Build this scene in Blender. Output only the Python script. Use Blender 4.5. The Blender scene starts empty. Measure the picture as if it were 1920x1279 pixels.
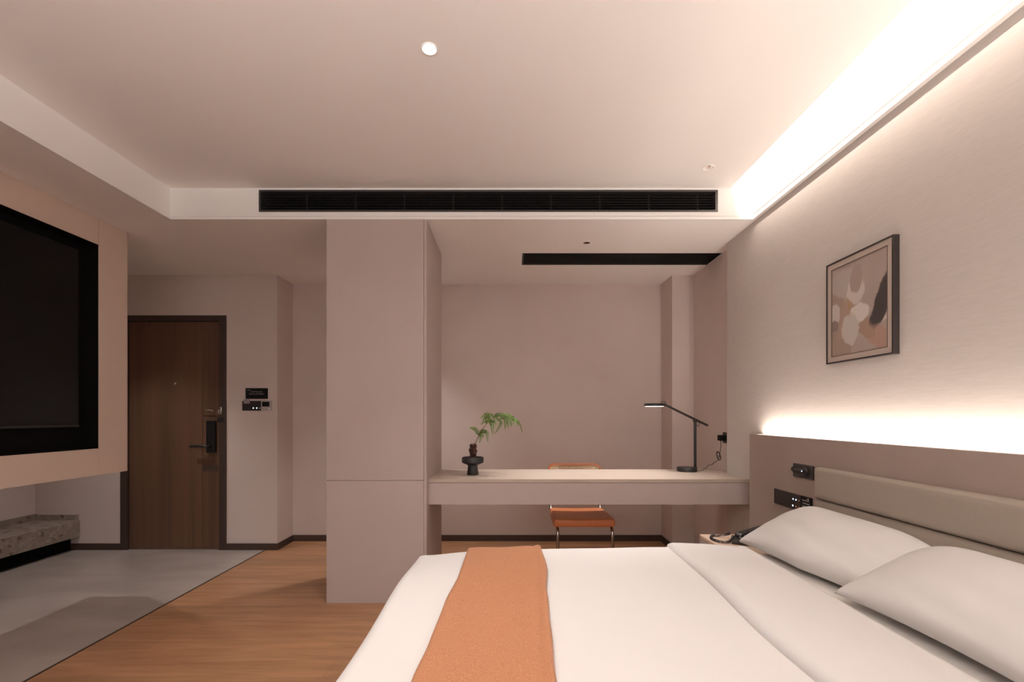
import bpy, bmesh, math, random
from mathutils import Vector, Matrix
S = bpy.context.scene
C = S.collection
random.seed(7)
PI = math.pi
CAM_H = 1.2
F = 870.0            # focal length in pixels of a 1920 wide frame
VX, VY = 957.0, 780.0

# ------------------------------------------------------------------ camera
cam = bpy.data.cameras.new('camera')
cam_o = bpy.data.objects.new('camera', cam); C.objects.link(cam_o)
cam.sensor_fit = 'HORIZONTAL'; cam.sensor_width = 36.0
cam.lens = 36.0 * F / 1920.0
cam.shift_x = (960.0 - VX) / 1920.0
cam.shift_y = (VY - 639.5) / 1920.0
cam.clip_start = 0.05
cam_o.location = (0, 0, CAM_H); cam_o.rotation_euler = (PI / 2, 0, 0)
S.camera = cam_o

# ------------------------------------------------------------------ world, exposure
w = bpy.data.worlds.new('world'); S.world = w; w.use_nodes = True
w.node_tree.nodes['Background'].inputs[0].default_value = (0.93, 0.96, 1.0, 1)
w.node_tree.nodes['Background'].inputs[1].default_value = 1.0
S.view_settings.view_transform = 'Standard'
try: S.view_settings.look = 'None'
except Exception: pass
S.view_settings.gamma = 1.0
S.view_settings.exposure = 0.24
S.view_settings.use_curve_mapping = False
S.cycles.max_bounces = 12
S.cycles.diffuse_bounces = 8
S.cycles.sample_clamp_indirect = 4.0
S.cycles.use_denoising = True

# ------------------------------------------------------------------ lights
WARM = (1.0, 0.87, 0.765)
NEUT = (1.0, 0.935, 0.885)
def area(name, loc, rot, sx, sy, power, col=WARM, spread=PI):
    l = bpy.data.lights.new(name, 'AREA'); l.shape = 'RECTANGLE'; l.size = sx; l.size_y = sy
    l.energy = power; l.color = col; l.spread = spread
    o = bpy.data.objects.new(name, l); C.objects.link(o); o.location = loc; o.rotation_euler = rot
    return o
def spot(name, loc, power, angle=70, blend=0.8, col=NEUT, r=0.02, rot=(0, 0, 0)):
    l = bpy.data.lights.new(name, 'SPOT'); l.energy = power; l.color = col
    l.spot_size = math.radians(angle); l.spot_blend = blend; l.shadow_soft_size = r
    o = bpy.data.objects.new(name, l); C.objects.link(o); o.location = loc; o.rotation_euler = rot
    return o

# main dimensions
SOF = 2.463          # soffit height
HI = 2.668           # ceiling in the tray
XB = 1.58            # bed wall
XR = 1.645           # recessed wall behind the desk
XT = -2.634          # face of the television panel
XL = -4.26           # far left wall
XE = -2.193          # left edge of tray and of the wooden floor
YF = 2.99            # far face of tray
YD = 4.16            # door wall
YA = 4.456           # alcove wall
XC = -2.09           # corner between door wall and alcove
XK = 1.45            # left side of corner column
YB = -2.6            # wall behind the camera
SLOT = 1.42          # right edge of dropped ceiling (light slot)

# slot light along the top of the bed wall: strip on the edge of the dropped ceiling facing the wall
area('cove_light', (SLOT + 0.004, (YB + YF) / 2, HI + 0.035), (0, -PI / 2 - math.radians(7), 0), 0.03, YF - YB - 0.1, 66, WARM)
# strip behind the headboard panel facing up
area('headboard_light', (1.552, 1.45, 1.066), (PI, 0, 0), 0.016, 2.84, 17, WARM)
L_BED = (-0.324, 1.854, HI)
L_NIGHT = (1.169, 2.741, HI)
L_DESK = (0.556, 3.381, SOF)
L_HALL = (-0.96, 3.80, SOF)
L_DOOR = (-3.1, 3.45, SOF)
L_BACK_FILL = (-0.324, -0.7, HI)
spot('bed_downlight_lamp', (L_BED[0], L_BED[1], HI - 0.004), 66, 84, 1.0)
FLX, FLY = -0.2, -1.35
spot('fill_floor_lamp_bulb', (FLX, FLY, 1.66), 300, 168, 0.3, (1.0, 0.93, 0.875), 0.08, (PI, 0, 0))  # added unseen uplight, brightens the ceiling and the room by bounce
spot('back_fill_downlight_lamp', (L_BACK_FILL[0], L_BACK_FILL[1], HI - 0.004), 40, 130, 1.0)  # added unseen spot, general fill from behind the camera
spot('night_downlight_lamp', (L_NIGHT[0], L_NIGHT[1], HI - 0.004), 8, 70, 1.0)
spot('desk_downlight_lamp', (L_DESK[0], L_DESK[1], SOF - 0.004), 155, 66, 1.0, rot=(math.radians(-7), 0, 0))
spot('hall_downlight_lamp', (L_HALL[0], L_HALL[1], SOF - 0.004), 70, 84, 0.9)
spot('door_downlight_lamp', (L_DOOR[0], L_DOOR[1], SOF - 0.004), 44, 84, 0.7)

# ------------------------------------------------------------------ materials
MATS = {}
def nodes_of(m):
    m.use_nodes = True
    nt = m.node_tree
    return nt, nt.nodes['Principled BSDF']
def mat(name, col, rough=0.6, metal=0.0, emit=None, estr=0.0, spec=0.5, sheen=0.0, coat=0.0):
    m = bpy.data.materials.new(name); nt, b = nodes_of(m)
    b.inputs['Base Color'].default_value = (*col, 1)
    b.inputs['Roughness'].default_value = rough
    b.inputs['Metallic'].default_value = metal
    b.inputs['Specular IOR Level'].default_value = spec
    if sheen: b.inputs['Sheen Weight'].default_value = sheen
    if coat: b.inputs['Coat Weight'].default_value = coat
    if emit:
        b.inputs['Emission Color'].default_value = (*emit, 1); b.inputs['Emission Strength'].default_value = estr
    MATS[name] = m
    return m
def noise_mat(name, c1, c2, scale=(1, 1, 1), nscale=5.0, detail=4, rough=0.6, bump=0.0, bdist=0.01, spec=0.5, pos=(0.35, 0.65), nrough=0.5):
    m = mat(name, c1, rough, spec=spec); nt, b = nodes_of(m); N = nt.nodes; L = nt.links
    tc = N.new('ShaderNodeTexCoord'); mp = N.new('ShaderNodeMapping'); mp.inputs['Scale'].default_value = scale
    ns = N.new('ShaderNodeTexNoise'); ns.inputs['Scale'].default_value = nscale; ns.inputs['Detail'].default_value = detail
    ns.inputs['Roughness'].default_value = nrough
    cr = N.new('ShaderNodeValToRGB'); cr.color_ramp.elements[0].position = pos[0]; cr.color_ramp.elements[1].position = pos[1]
    cr.color_ramp.elements[0].color = (*c1, 1); cr.color_ramp.elements[1].color = (*c2, 1)
    L.new(tc.outputs['Object'], mp.inputs[0]); L.new(mp.outputs[0], ns.inputs['Vector'])
    L.new(ns.outputs['Fac'], cr.inputs[0]); L.new(cr.outputs[0], b.inputs['Base Color'])
    if bump:
        bp = N.new('ShaderNodeBump'); bp.inputs['Strength'].default_value = bump; bp.inputs['Distance'].default_value = bdist
        L.new(ns.outputs['Fac'], bp.inputs['Height']); L.new(bp.outputs[0], b.inputs['Normal'])
    return m

M_ceil = noise_mat('white_ceiling_paint', (0.86, 0.84, 0.825), (0.87, 0.85, 0.835), nscale=3, rough=0.9, spec=0.2)
M_white = mat('white_trim_paint', (0.84, 0.83, 0.82), 0.8, spec=0.2)
M_wall = noise_mat('greige_wall_paint', (0.62, 0.535, 0.50), (0.64, 0.555, 0.52), nscale=4, rough=0.9, spec=0.2)
M_bedwall = noise_mat('textured_bed_wall', (0.55, 0.51, 0.48), (0.58, 0.54, 0.51), scale=(1, 3.0, 26.0), nscale=6, detail=5, rough=0.85, bump=0.12, bdist=0.0015, spec=0.25)
M_pier = noise_mat('greige_laminate', (0.43, 0.36, 0.34), (0.445, 0.375, 0.355), nscale=3, rough=0.5, spec=0.3)
M_tvp = noise_mat('television_panel_laminate', (0.62, 0.505, 0.435), (0.64, 0.52, 0.45), nscale=3, rough=0.5, spec=0.3)
M_headb = noise_mat('headboard_laminate', (0.34, 0.275, 0.245), (0.36, 0.29, 0.26), nscale=3, rough=0.5, spec=0.3)
M_desktop = noise_mat('desktop_laminate', (0.43, 0.355, 0.30), (0.45, 0.375, 0.32), scale=(0.6, 9, 9), nscale=6, rough=0.4, spec=0.4)
M_night = mat('nightstand_wood', (0.58, 0.43, 0.33), 0.45)
M_base = mat('dark_brown_baseboard', (0.055, 0.032, 0.024), 0.5)
M_gap = mat('seam_shadow_gap', (0.10, 0.085, 0.08), 0.8)
M_black = mat('black_metal', (0.018, 0.016, 0.016), 0.42)
M_blackm = mat('matte_black', (0.010, 0.009, 0.009), 0.8, spec=0.2)
M_void = mat('dark_void', (0.006, 0.005, 0.005), 0.95, spec=0.05)
M_grille = mat('black_grille', (0.035, 0.031, 0.030), 0.45)
M_screen = mat('television_screen', (0.003, 0.003, 0.0035), 0.16, spec=0.22)
M_chrome = mat('chrome', (0.75, 0.73, 0.70), 0.16, 1.0)
M_tube = mat('dark_chrome_tube', (0.42, 0.38, 0.35), 0.25, 1.0)
M_lin = noise_mat('white_linen', (0.73, 0.72, 0.715), (0.75, 0.74, 0.735), nscale=900, rough=0.9, bump=0.05, bdist=0.0005, spec=0.15)
M_sheet = mat('white_sheet', (0.78, 0.76, 0.73), 0.9, spec=0.15)
M_fab = noise_mat('taupe_leather_cushion', (0.33, 0.285, 0.24), (0.35, 0.305, 0.26), nscale=300, rough=0.55, bump=0.1, bdist=0.001, spec=0.35)
M_leather = noise_mat('orange_leather', (0.52, 0.17, 0.065), (0.58, 0.20, 0.08), nscale=60, rough=0.42, bump=0.1, bdist=0.001)
M_rwood = mat('orange_bentwood', (0.45, 0.14, 0.05), 0.35)
M_cane = None
M_bark = noise_mat('fibrous_dark_stem', (0.030, 0.014, 0.010), (0.09, 0.03, 0.018), scale=(1, 1, 0.2), nscale=150, rough=0.95, bump=0.6, bdist=0.004)
M_vase = mat('black_ceramic', (0.011, 0.010, 0.011), 0.45)
M_leaf = noise_mat('fern_green', (0.055, 0.12, 0.015), (0.13, 0.21, 0.03), nscale=60, rough=0.55)
M_stem = mat('fern_stem', (0.10, 0.045, 0.03), 0.6)
M_thermo = mat('silver_grey_plastic', (0.42, 0.38, 0.36), 0.4)
M_stick = mat('pale_sticker', (0.33, 0.28, 0.29), 0.6)
M_ledw = mat('white_indicator', (0.1, 0.1, 0.1), 0.5, emit=(0.62, 0.75, 1.0), estr=2.2)
M_leda = mat('amber_indicator', (0.1, 0.05, 0.03), 0.5, emit=(1.0, 0.38, 0.16), estr=0.55)
M_glyph = mat('pale_print', (0.40, 0.38, 0.36), 0.6)
M_lens = mat('lit_lens', (0.9, 0.85, 0.8), 0.4, emit=(1.0, 0.93, 0.86), estr=18)
M_lensdim = mat('dim_lens', (0.5, 0.3, 0.25), 0.3, emit=(1.0, 0.62, 0.5), estr=0.35)
M_cup = mat('bronze_reflector', (0.16, 0.085, 0.06), 0.3, 0.7)
M_cupw = mat('white_reflector', (0.85, 0.8, 0.76), 0.35)
M_led = mat('led_tape', (0.9, 0.85, 0.8), 0.4, emit=(1.0, 0.82, 0.66), estr=3.0)
M_lampglow = mat('lamp_diffuser', (0.9, 0.88, 0.85), 0.4, emit=(1.0, 0.9, 0.82), estr=3.5)
M_frame = mat('dark_frame', (0.022, 0.017, 0.017), 0.4)
M_matb = mat('picture_mat', (0.50, 0.43, 0.38), 0.7)
M_cable = mat('black_cable', (0.02, 0.015, 0.015), 0.5)
M_strip = mat('dark_floor_strip', (0.03, 0.018, 0.014), 0.4)

def wood(name, c1, c2, along='X', plank=(1.5, 0.19), rough=0.42, gap=(0.05, 0.03, 0.02), fine=1.0):
    m = mat(name, c1, rough, spec=0.4); nt, b = nodes_of(m); N = nt.nodes; L = nt.links
    tc = N.new('ShaderNodeTexCoord'); mp = N.new('ShaderNodeMapping')
    if along == 'Z': mp.inputs['Rotation'].default_value = (0, PI / 2, 0)
    L.new(tc.outputs['Object'], mp.inputs[0])
    mp2 = N.new('ShaderNodeMapping'); mp2.inputs['Scale'].default_value = (1.3, 16 * fine, 16 * fine)
    if along == 'Z': mp2.inputs['Scale'].default_value = (16 * fine, 16 * fine, 1.0)
    L.new(tc.outputs['Object'], mp2.inputs[0])
    ns = N.new('ShaderNodeTexNoise'); ns.inputs['Scale'].default_value = 1.6; ns.inputs['Detail'].default_value = 7; ns.inputs['Roughness'].default_value = 0.62
    ns.inputs['Distortion'].default_value = 0.4
    L.new(mp2.outputs[0], ns.inputs['Vector'])
    cr = N.new('ShaderNodeValToRGB'); cr.color_ramp.elements[0].position = 0.30; cr.color_ramp.elements[1].position = 0.72
    cr.color_ramp.elements[0].color = (*c1, 1); cr.color_ramp.elements[1].color = (*c2, 1)
    L.new(ns.outputs['Fac'], cr.inputs[0])
    if plank:
        br = N.new('ShaderNodeTexBrick'); br.inputs['Scale'].default_value = 1.0
        br.inputs['Brick Width'].default_value = plank[0]; br.inputs['Row Height'].default_value = plank[1]
        br.inputs['Mortar Size'].default_value = 0.0012; br.inputs['Color1'].default_value = (1.08, 1.06, 1.04, 1)
        br.inputs['Color2'].default_value = (0.88, 0.88, 0.88, 1); br.inputs['Mortar'].default_value = (0.72, 0.70, 0.70, 1)
        br.offset = 0.37
        L.new(tc.outputs['Object'], br.inputs['Vector'])
        mx = N.new('ShaderNodeMix'); mx.data_type = 'RGBA'; mx.blend_type = 'MULTIPLY'; mx.inputs['Factor'].default_value = 0.8
        L.new(cr.outputs[0], mx.inputs['A']); L.new(br.outputs['Color'], mx.inputs['B'])
        L.new(mx.outputs['Result'], b.inputs['Base Color'])
    else:
        L.new(cr.outputs[0], b.inputs['Base Color'])
    return m
M_floor = wood('oak_plank_floor', (0.29, 0.15, 0.078), (0.46, 0.255, 0.14), plank=(1.6, 0.20))
def streak_wood(name, stops):
    m = mat(name, stops[0], 0.45, spec=0.35); nt, b = nodes_of(m); N = nt.nodes; L = nt.links
    tc = N.new('ShaderNodeTexCoord'); mp = N.new('ShaderNodeMapping'); mp.inputs['Scale'].default_value = (11, 11, 0.25)
    ns = N.new('ShaderNodeTexNoise'); ns.inputs['Scale'].default_value = 1.3; ns.inputs['Detail'].default_value = 5; ns.inputs['Roughness'].default_value = 0.65
    cr = N.new('ShaderNodeValToRGB')
    for i, c in enumerate(stops):
        e = cr.color_ramp.elements[i] if i < 2 else cr.color_ramp.elements.new(0.5)
        e.color = (*c, 1)
    for i, e in enumerate(cr.color_ramp.elements): e.position = 0.25 + 0.5 * i / (len(stops) - 1)
    L.new(tc.outputs['Object'], mp.inputs[0]); L.new(mp.outputs[0], ns.inputs['Vector']); L.new(ns.outputs['Fac'], cr.inputs[0]); L.new(cr.outputs[0], b.inputs['Base Color'])
    return m
M_door = streak_wood('walnut_door', [(0.075, 0.042, 0.028), (0.15, 0.075, 0.045), (0.12, 0.065, 0.040)])
M_doorf = mat('walnut_door_frame', (0.05, 0.030, 0.023), 0.5)

def tile_mat():
    m = mat('grey_stone_tile', (0.42, 0.36, 0.33), 0.32, spec=0.45); nt, b = nodes_of(m); N = nt.nodes; L = nt.links
    tc = N.new('ShaderNodeTexCoord'); mp = N.new('ShaderNodeMapping'); mp.inputs['Scale'].default_value = (1, 2.2, 1)
    n1 = N.new('ShaderNodeTexNoise'); n1.inputs['Scale'].default_value = 1.7; n1.inputs['Detail'].default_value = 5; n1.inputs['Distortion'].default_value = 0.8
    cr = N.new('ShaderNodeValToRGB'); cr.color_ramp.elements[0].position = 0.3; cr.color_ramp.elements[1].position = 0.75
    cr.color_ramp.elements[0].color = (0.33, 0.29, 0.265, 1); cr.color_ramp.elements[1].color = (0.47, 0.415, 0.38, 1)
    L.new(tc.outputs['Object'], mp.inputs[0]); L.new(mp.outputs[0], n1.inputs['Vector']); L.new(n1.outputs['Fac'], cr.inputs[0]); L.new(cr.outputs[0], b.inputs['Base Color'])
    return m
M_tile = tile_mat()
def terrazzo():
    m = mat('terrazzo_stone', (0.3, 0.25, 0.22), 0.5); nt, b = nodes_of(m); N = nt.nodes; L = nt.links
    tc = N.new('ShaderNodeTexCoord')
    n0 = N.new('ShaderNodeTexNoise'); n0.inputs['Scale'].default_value = 25; n0.inputs['Detail'].default_value = 3
    mxv = N.new('ShaderNodeMix'); mxv.data_type = 'VECTOR'; mxv.inputs['Factor'].default_value = 0.05
    L.new(tc.outputs['Object'], n0.inputs['Vector']); L.new(tc.outputs['Object'], mxv.inputs['A']); L.new(n0.outputs['Color'], mxv.inputs['B'])
    vo = N.new('ShaderNodeTexVoronoi'); vo.inputs['Scale'].default_value = 34; L.new(mxv.outputs['Result'], vo.inputs['Vector'])
    cr = N.new('ShaderNodeValToRGB'); cr.color_ramp.interpolation = 'CONSTANT'
    E = cr.color_ramp.elements; E[0].position = 0; E[0].color = (0.25, 0.205, 0.175, 1); E[1].position = 0.55; E[1].color = (0.30, 0.245, 0.21, 1)
    e = E.new(0.80); e.color = (0.12, 0.08, 0.065, 1); e = E.new(0.88); e.color = (0.35, 0.30, 0.26, 1)
    sp = N.new('ShaderNodeSeparateColor'); L.new(vo.outputs['Color'], sp.inputs[0]); L.new(sp.outputs[0], cr.inputs[0])
    n2 = N.new('ShaderNodeTexNoise'); n2.inputs['Scale'].default_value = 9; n2.inputs['Detail'].default_value = 6
    L.new(tc.outputs['Object'], n2.inputs['Vector'])
    mx = N.new('ShaderNodeMix'); mx.data_type = 'RGBA'; mx.blend_type = 'MULTIPLY'; mx.inputs['Factor'].default_value = 0.5
    L.new(cr.outputs[0], mx.inputs['A']); L.new(n2.outputs['Color'], mx.inputs['B'])
    mx2 = N.new('ShaderNodeMix'); mx2.data_type = 'RGBA'; mx2.inputs['Factor'].default_value = 0.2
    L.new(cr.outputs[0], mx2.inputs['A']); mx2.inputs['B'].default_value = (0.26, 0.215, 0.185, 1)
    L.new(mx2.outputs['Result'], b.inputs['Base Color'])
    return m
M_terr = terrazzo()
def throw_mat():
    m = mat('terracotta_wool', (0.55, 0.24, 0.11), 0.95, spec=0.1, sheen=0.15); nt, b = nodes_of(m); N = nt.nodes; L = nt.links
    tc = N.new('ShaderNodeTexCoord')
    n1 = N.new('ShaderNodeTexNoise'); n1.inputs['Scale'].default_value = 420; n1.inputs['Detail'].default_value = 3
    mp = N.new('ShaderNodeMapping'); mp.inputs['Scale'].default_value = (1, 0.6, 1)
    L.new(tc.outputs['Object'], mp.inputs[0]); L.new(mp.outputs[0], n1.inputs['Vector'])
    cr = N.new('ShaderNodeValToRGB'); cr.color_ramp.elements[0].position = 0.36; cr.color_ramp.elements[1].position = 0.66
    cr.color_ramp.elements[0].color = (0.36, 0.155, 0.075, 1); cr.color_ramp.elements[1].color = (0.51, 0.235, 0.118, 1)
    L.new(n1.outputs['Fac'], cr.inputs[0]); L.new(cr.outputs[0], b.inputs['Base Color'])
    bp = N.new('ShaderNodeBump'); bp.inputs['Strength'].default_value = 0.4; bp.inputs['Distance'].default_value = 0.001
    L.new(n1.outputs['Fac'], bp.inputs['Height']); L.new(bp.outputs[0], b.inputs['Normal'])
    return m
M_throw = throw_mat()
def cane_mat():
    m = mat('woven_cane', (0.80, 0.60, 0.36), 0.6)
    return m
M_cane = cane_mat()

# ------------------------------------------------------------------ mesh helpers
def newbm(): return bmesh.new()
def add_box(bm, x0, x1, y0, y1, z0, z1, bev=0.0, seg=2):
    x0, x1 = sorted((x0, x1)); y0, y1 = sorted((y0, y1)); z0, z1 = sorted((z0, z1))
    vs = [bm.verts.new((x, y, z)) for x in (x0, x1) for y in (y0, y1) for z in (z0, z1)]
    q = [(0, 1, 3, 2), (4, 6, 7, 5), (0, 4, 5, 1), (2, 3, 7, 6), (0, 2, 6, 4), (1, 5, 7, 3)]
    fs = [bm.faces.new([vs[i] for i in f]) for f in q]
    if bev:
        es = list({e for f in fs for e in f.edges})
        bmesh.ops.bevel(bm, geom=es, offset=bev, segments=seg, profile=0.5, affect='EDGES')
    return bm
def box(*a, **k): return add_box(newbm(), *a, **k)
def add_lathe(bm, prof, c, n=32, axis='Z', flip=False):
    cx, cy, cz = c; rings = []
    for r, h in prof:
        ring = []
        for i in range(n):
            a = 2 * PI * i / n
            if r < 1e-6:
                if i == 0:
                    p = (cx, cy, cz + h) if axis == 'Z' else ((cx + h, cy, cz) if axis == 'X' else (cx, cy + h, cz))
                    v = bm.verts.new(p)
                ring.append(v)
            else:
                u, t = r * math.cos(a), r * math.sin(a)
                p = (cx + u, cy + t, cz + h) if axis == 'Z' else ((cx + h, cy + u, cz + t) if axis == 'X' else (cx + u, cy + h, cz + t))
                ring.append(bm.verts.new(p))
        rings.append(ring)
    for a, b in zip(rings[:-1], rings[1:]):
        for i in range(n):
            j = (i + 1) % n
            vs = []
            for v in (a[i], a[j], b[j], b[i]):
                if v not in vs: vs.append(v)
            if len(vs) > 2:
                try: bm.faces.new(vs)
                except ValueError: pass
    return bm
def add_tube(bm, pts, r, n=8, caps=True):
    pts = [Vector(p) for p in pts]; rings = []; up = Vector((0, 0, 1)); prev = None
    rr = r if isinstance(r, (list, tuple)) else [r] * len(pts)
    for i, p in enumerate(pts):
        d = (pts[min(i + 1, len(pts) - 1)] - pts[max(i - 1, 0)]).normalized()
        if prev is None:
            s = d.cross(up); s = s if s.length > 1e-3 else d.cross(Vector((1, 0, 0)))
        else:
            s = prev - d * prev.dot(d)
        s.normalize(); prev = s; t = d.cross(s)
        rings.append([bm.verts.new(p + (s * math.cos(2 * PI * k / n) + t * math.sin(2 * PI * k / n)) * rr[i]) for k in range(n)])
    for a, b in zip(rings[:-1], rings[1:]):
        for k in range(n): bm.faces.new((a[k], a[(k + 1) % n], b[(k + 1) % n], b[k]))
    if caps:
        bm.faces.new(rings[0][::-1]); bm.faces.new(rings[-1])
    return bm
def smooth_path(pts, n=8, closed=False):
    P = [Vector(p) for p in pts]; out = []
    m = len(P)
    rng = range(m if closed else m - 1)
    for i in rng:
        p0 = P[(i - 1) % m] if closed or i > 0 else P[0]; p1 = P[i]; p2 = P[(i + 1) % m]; p3 = P[(i + 2) % m] if closed or i + 2 < m else P[-1]
        for k in range(n):
            t = k / n
            out.append(0.5 * ((2 * p1) + (p2 - p0) * t + (2 * p0 - 5 * p1 + 4 * p2 - p3) * t * t + (3 * p1 - p0 - 3 * p2 + p3) * t ** 3))
    if not closed: out.append(P[-1])
    return out
def add_prism(bm, poly, axis, a, b):
    """extrude a 2D polygon; axis 'Y': poly is (x,z); axis 'X': (y,z); axis 'Z': (x,y)"""
    def P(u, v, t): return {'Y': (u, t, v), 'X': (t, u, v), 'Z': (u, v, t)}[axis]
    A = [bm.verts.new(P(u, v, a)) for u, v in poly]; B = [bm.verts.new(P(u, v, b)) for u, v in poly]
    n = len(poly)
    for i in range(n): bm.faces.new((A[i], A[(i + 1) % n], B[(i + 1) % n], B[i]))
    bm.faces.new(A[::-1]); bm.faces.new(B)
    return bm
def plate_holes(outer, holes, z):
    """flat plate at height z with holes (loops of xy)"""
    bm = newbm(); es = []
    for loop in [outer] + holes:
        vs = [bm.verts.new((x, y, z)) for x, y in loop]
        es += [bm.edges.new((vs[i], vs[(i + 1) % len(vs)])) for i in range(len(vs))]
    bmesh.ops.triangle_fill(bm, use_beauty=True, use_dissolve=False, edges=es, normal=(0, 0, -1))
    return bm
def circ(cx, cy, r, n=32): return [(cx + r * math.cos(2 * PI * i / n), cy + r * math.sin(2 * PI * i / n)) for i in range(n)]
def wall_quad(*pts):
    bm = newbm(); bm.faces.new([bm.verts.new(p) for p in pts]); return bm

def origin_of(parent):
    o = Vector((0, 0, 0))
    while parent is not None:
        o = o + parent.location; parent = parent.parent
    return o
def obj(name, bm, m, parent=None, smooth=False, recalc=True, auto=None):
    if recalc: bmesh.ops.recalc_face_normals(bm, faces=bm.faces)
    co = [v.co for v in bm.verts]
    lo = Vector([min(c[i] for c in co) for i in range(3)]); hi = Vector([max(c[i] for c in co) for i in range(3)])
    base = Vector(((lo.x + hi.x) / 2, (lo.y + hi.y) / 2, lo.z))
    bmesh.ops.translate(bm, verts=bm.verts, vec=-base)
    me = bpy.data.meshes.new(name); bm.to_mesh(me); bm.free()
    if isinstance(m, (list, tuple)):
        for x in m: me.materials.append(x)
    else: me.materials.append(m)
    if smooth:
        for p in me.polygons: p.use_smooth = True
        if auto:
            me.set_sharp_from_angle(angle=math.radians(auto))
    o = bpy.data.objects.new(name, me); C.objects.link(o)
    o.location = base - origin_of(parent)
    if parent is not None: o.parent = parent
    return o
def thing(name, label, cat, loc, group=None):
    o = bpy.data.objects.new(name, None); C.objects.link(o); o.location = loc; o.empty_display_size = 0.05
    o['label'] = label; o['category'] = cat
    if group: o['group'] = group
    return o
def tag(o, label, cat, group=None):
    o['label'] = label; o['category'] = cat
    if group: o['group'] = group
    return o
def struct(name, bm, m, smooth=False, label=None, cat=None, parent=None):
    o = obj(name, bm, m, parent, smooth)
    if parent is None:
        o['kind'] = 'structure'
        if label: o['label'] = label; o['category'] = cat
    return o

# ------------------------------------------------------------------ setting
struct('floor', box(XE + 0.004, XR, YB, YA, -0.06, 0.0), M_floor, label='warm oak plank floor running beside the bed and under the desk', cat='floor')
struct('floor_tile', box(XL, XE - 0.008, YB, YD + 0.12, -0.06, 0.0), M_tile, label='grey stone tile floor in front of the entrance door', cat='floor')
struct('trim_1', box(XE - 0.008, XE + 0.004, YB, YD, -0.06, 0.0015), M_strip, label='thin dark metal strip between the tile and the wood floor', cat='trim')

SLX0, SLX1, SLY0, SLY1 = 0.095, XR, 3.60, 3.88      # slot grille in the soffit over the desk
sof_outer = [(XL, YB), (XE, YB), (XE, YF), (XB, YF), (XR, YF), (XR, YA), (XL, YA)]
holes = [[(SLX0, SLY0), (SLX1 - 0.0005, SLY0), (SLX1 - 0.0005, SLY1), (SLX0, SLY1)]]
for (lx, ly, lz, lr) in ((L_DESK[0], L_DESK[1], SOF, 0.0265), (L_HALL[0], L_HALL[1], SOF, 0.0265), (L_DOOR[0], L_DOOR[1], SOF, 0.0265)):
    holes.append(circ(lx, ly, lr))
struct('ceiling_soffit', plate_holes(sof_outer, holes, SOF), M_ceil, label='lower white ceiling over the desk, hallway and television side', cat='ceiling')
holes = [circ(l[0], l[1], 0.029) for l in (L_BED, L_NIGHT, L_BACK_FILL)]
struct('ceiling', plate_holes([(XE, YB), (SLOT - 0.012, YB), (SLOT - 0.012, YF), (XE, YF)], holes, HI), M_ceil, label='raised white tray ceiling over the bed', cat='ceiling')
# edge of the dropped ceiling beside the light slot and the top of the slot
bm = newbm(); add_box(bm, SLOT - 0.012, SLOT, YB, YF, HI, HI + 0.018)
struct('trim_2', bm, M_white, label='thin white edge of the raised ceiling beside the light slot', cat='trim')
struct('ceiling_slot', box(1.2, XR, YB, YF + 0.02, HI + 0.17, HI + 0.2), M_white, label='white inside of the lit slot above the bed wall', cat='ceiling')
struct('ceiling_slot_side', box(1.18, 1.2, YB, YF, HI + 0.001, HI + 0.17), M_white)
# tray faces
VX0, VX1, VZ0, VZ1 = -1.62, 1.336, 1.311 + 0.0, 1.0
VZ0 = CAM_H + (780 - 397.5) * YF / F; VZ1 = CAM_H + (780 - 356.5) * YF / F
bm = newbm()
add_box(bm, XE - 0.02, XR, YF + 0.012, YF + 0.03, SOF + 0.001, SOF + 0.024)
add_box(bm, XE - 0.02, VX0, YF, YF + 0.03, SOF + 0.024, HI)
add_box(bm, VX1, SLOT, YF, YF + 0.03, SOF + 0.024, HI)
add_box(bm, VX0, VX1, YF, YF + 0.03, SOF + 0.024, VZ0)
add_box(bm, VX0, VX1, YF, YF + 0.03, VZ1, HI)
add_box(bm, SLOT, XR, YF, YF + 0.03, SOF + 0.024, HI + 0.2)
struct('trim_3', bm, M_white, label='white far face of the ceiling tray around the long air grille', cat='trim')
struct('trim_4', add_box(box(XE - 0.03, XE, YB, YF, SOF + 0.024, HI), XE - 0.03, XE - 0.012, YB, YF, SOF + 0.001, SOF + 0.024), M_white, label='white left face of the ceiling tray', cat='trim')
# stepped lips
def lip_y(y0, sgn, x0, x1, name, lab):
    bm = newbm()
    add_box(bm, x0, x1, y0 + 0.012, y0 + sgn * 0.012, SOF - 0.001, SOF + 0.018, 0.0015)
    struct(name, bm, M_white, label=lab, cat='trim')
lip_y(YF, -1, XE, XB, 'trim_5', 'slim white lip under the far face of the ceiling tray')
bm = newbm(); add_box(bm, XE - 0.012, XE + 0.012, YB, YF - 0.012, SOF - 0.001, SOF + 0.018, 0.0015)
struct('trim_6', bm, M_white, label='slim white lip under the left face of the ceiling tray', cat='trim')
bm = newbm(); add_box(bm, XB - 0.022, XB, YB, YF - 0.014, SOF, SOF + 0.026, 0.0015); add_box(bm, XB - 0.004, XB, YB, YF, SOF + 0.026, SOF + 0.036); add_box(bm, XB - 0.018, XB, YB, YF, SOF + 0.036, SOF + 0.058, 0.0015)
struct('trim_7', bm, M_white, label='stepped white moulding along the top of the bed wall', cat='trim')

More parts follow.
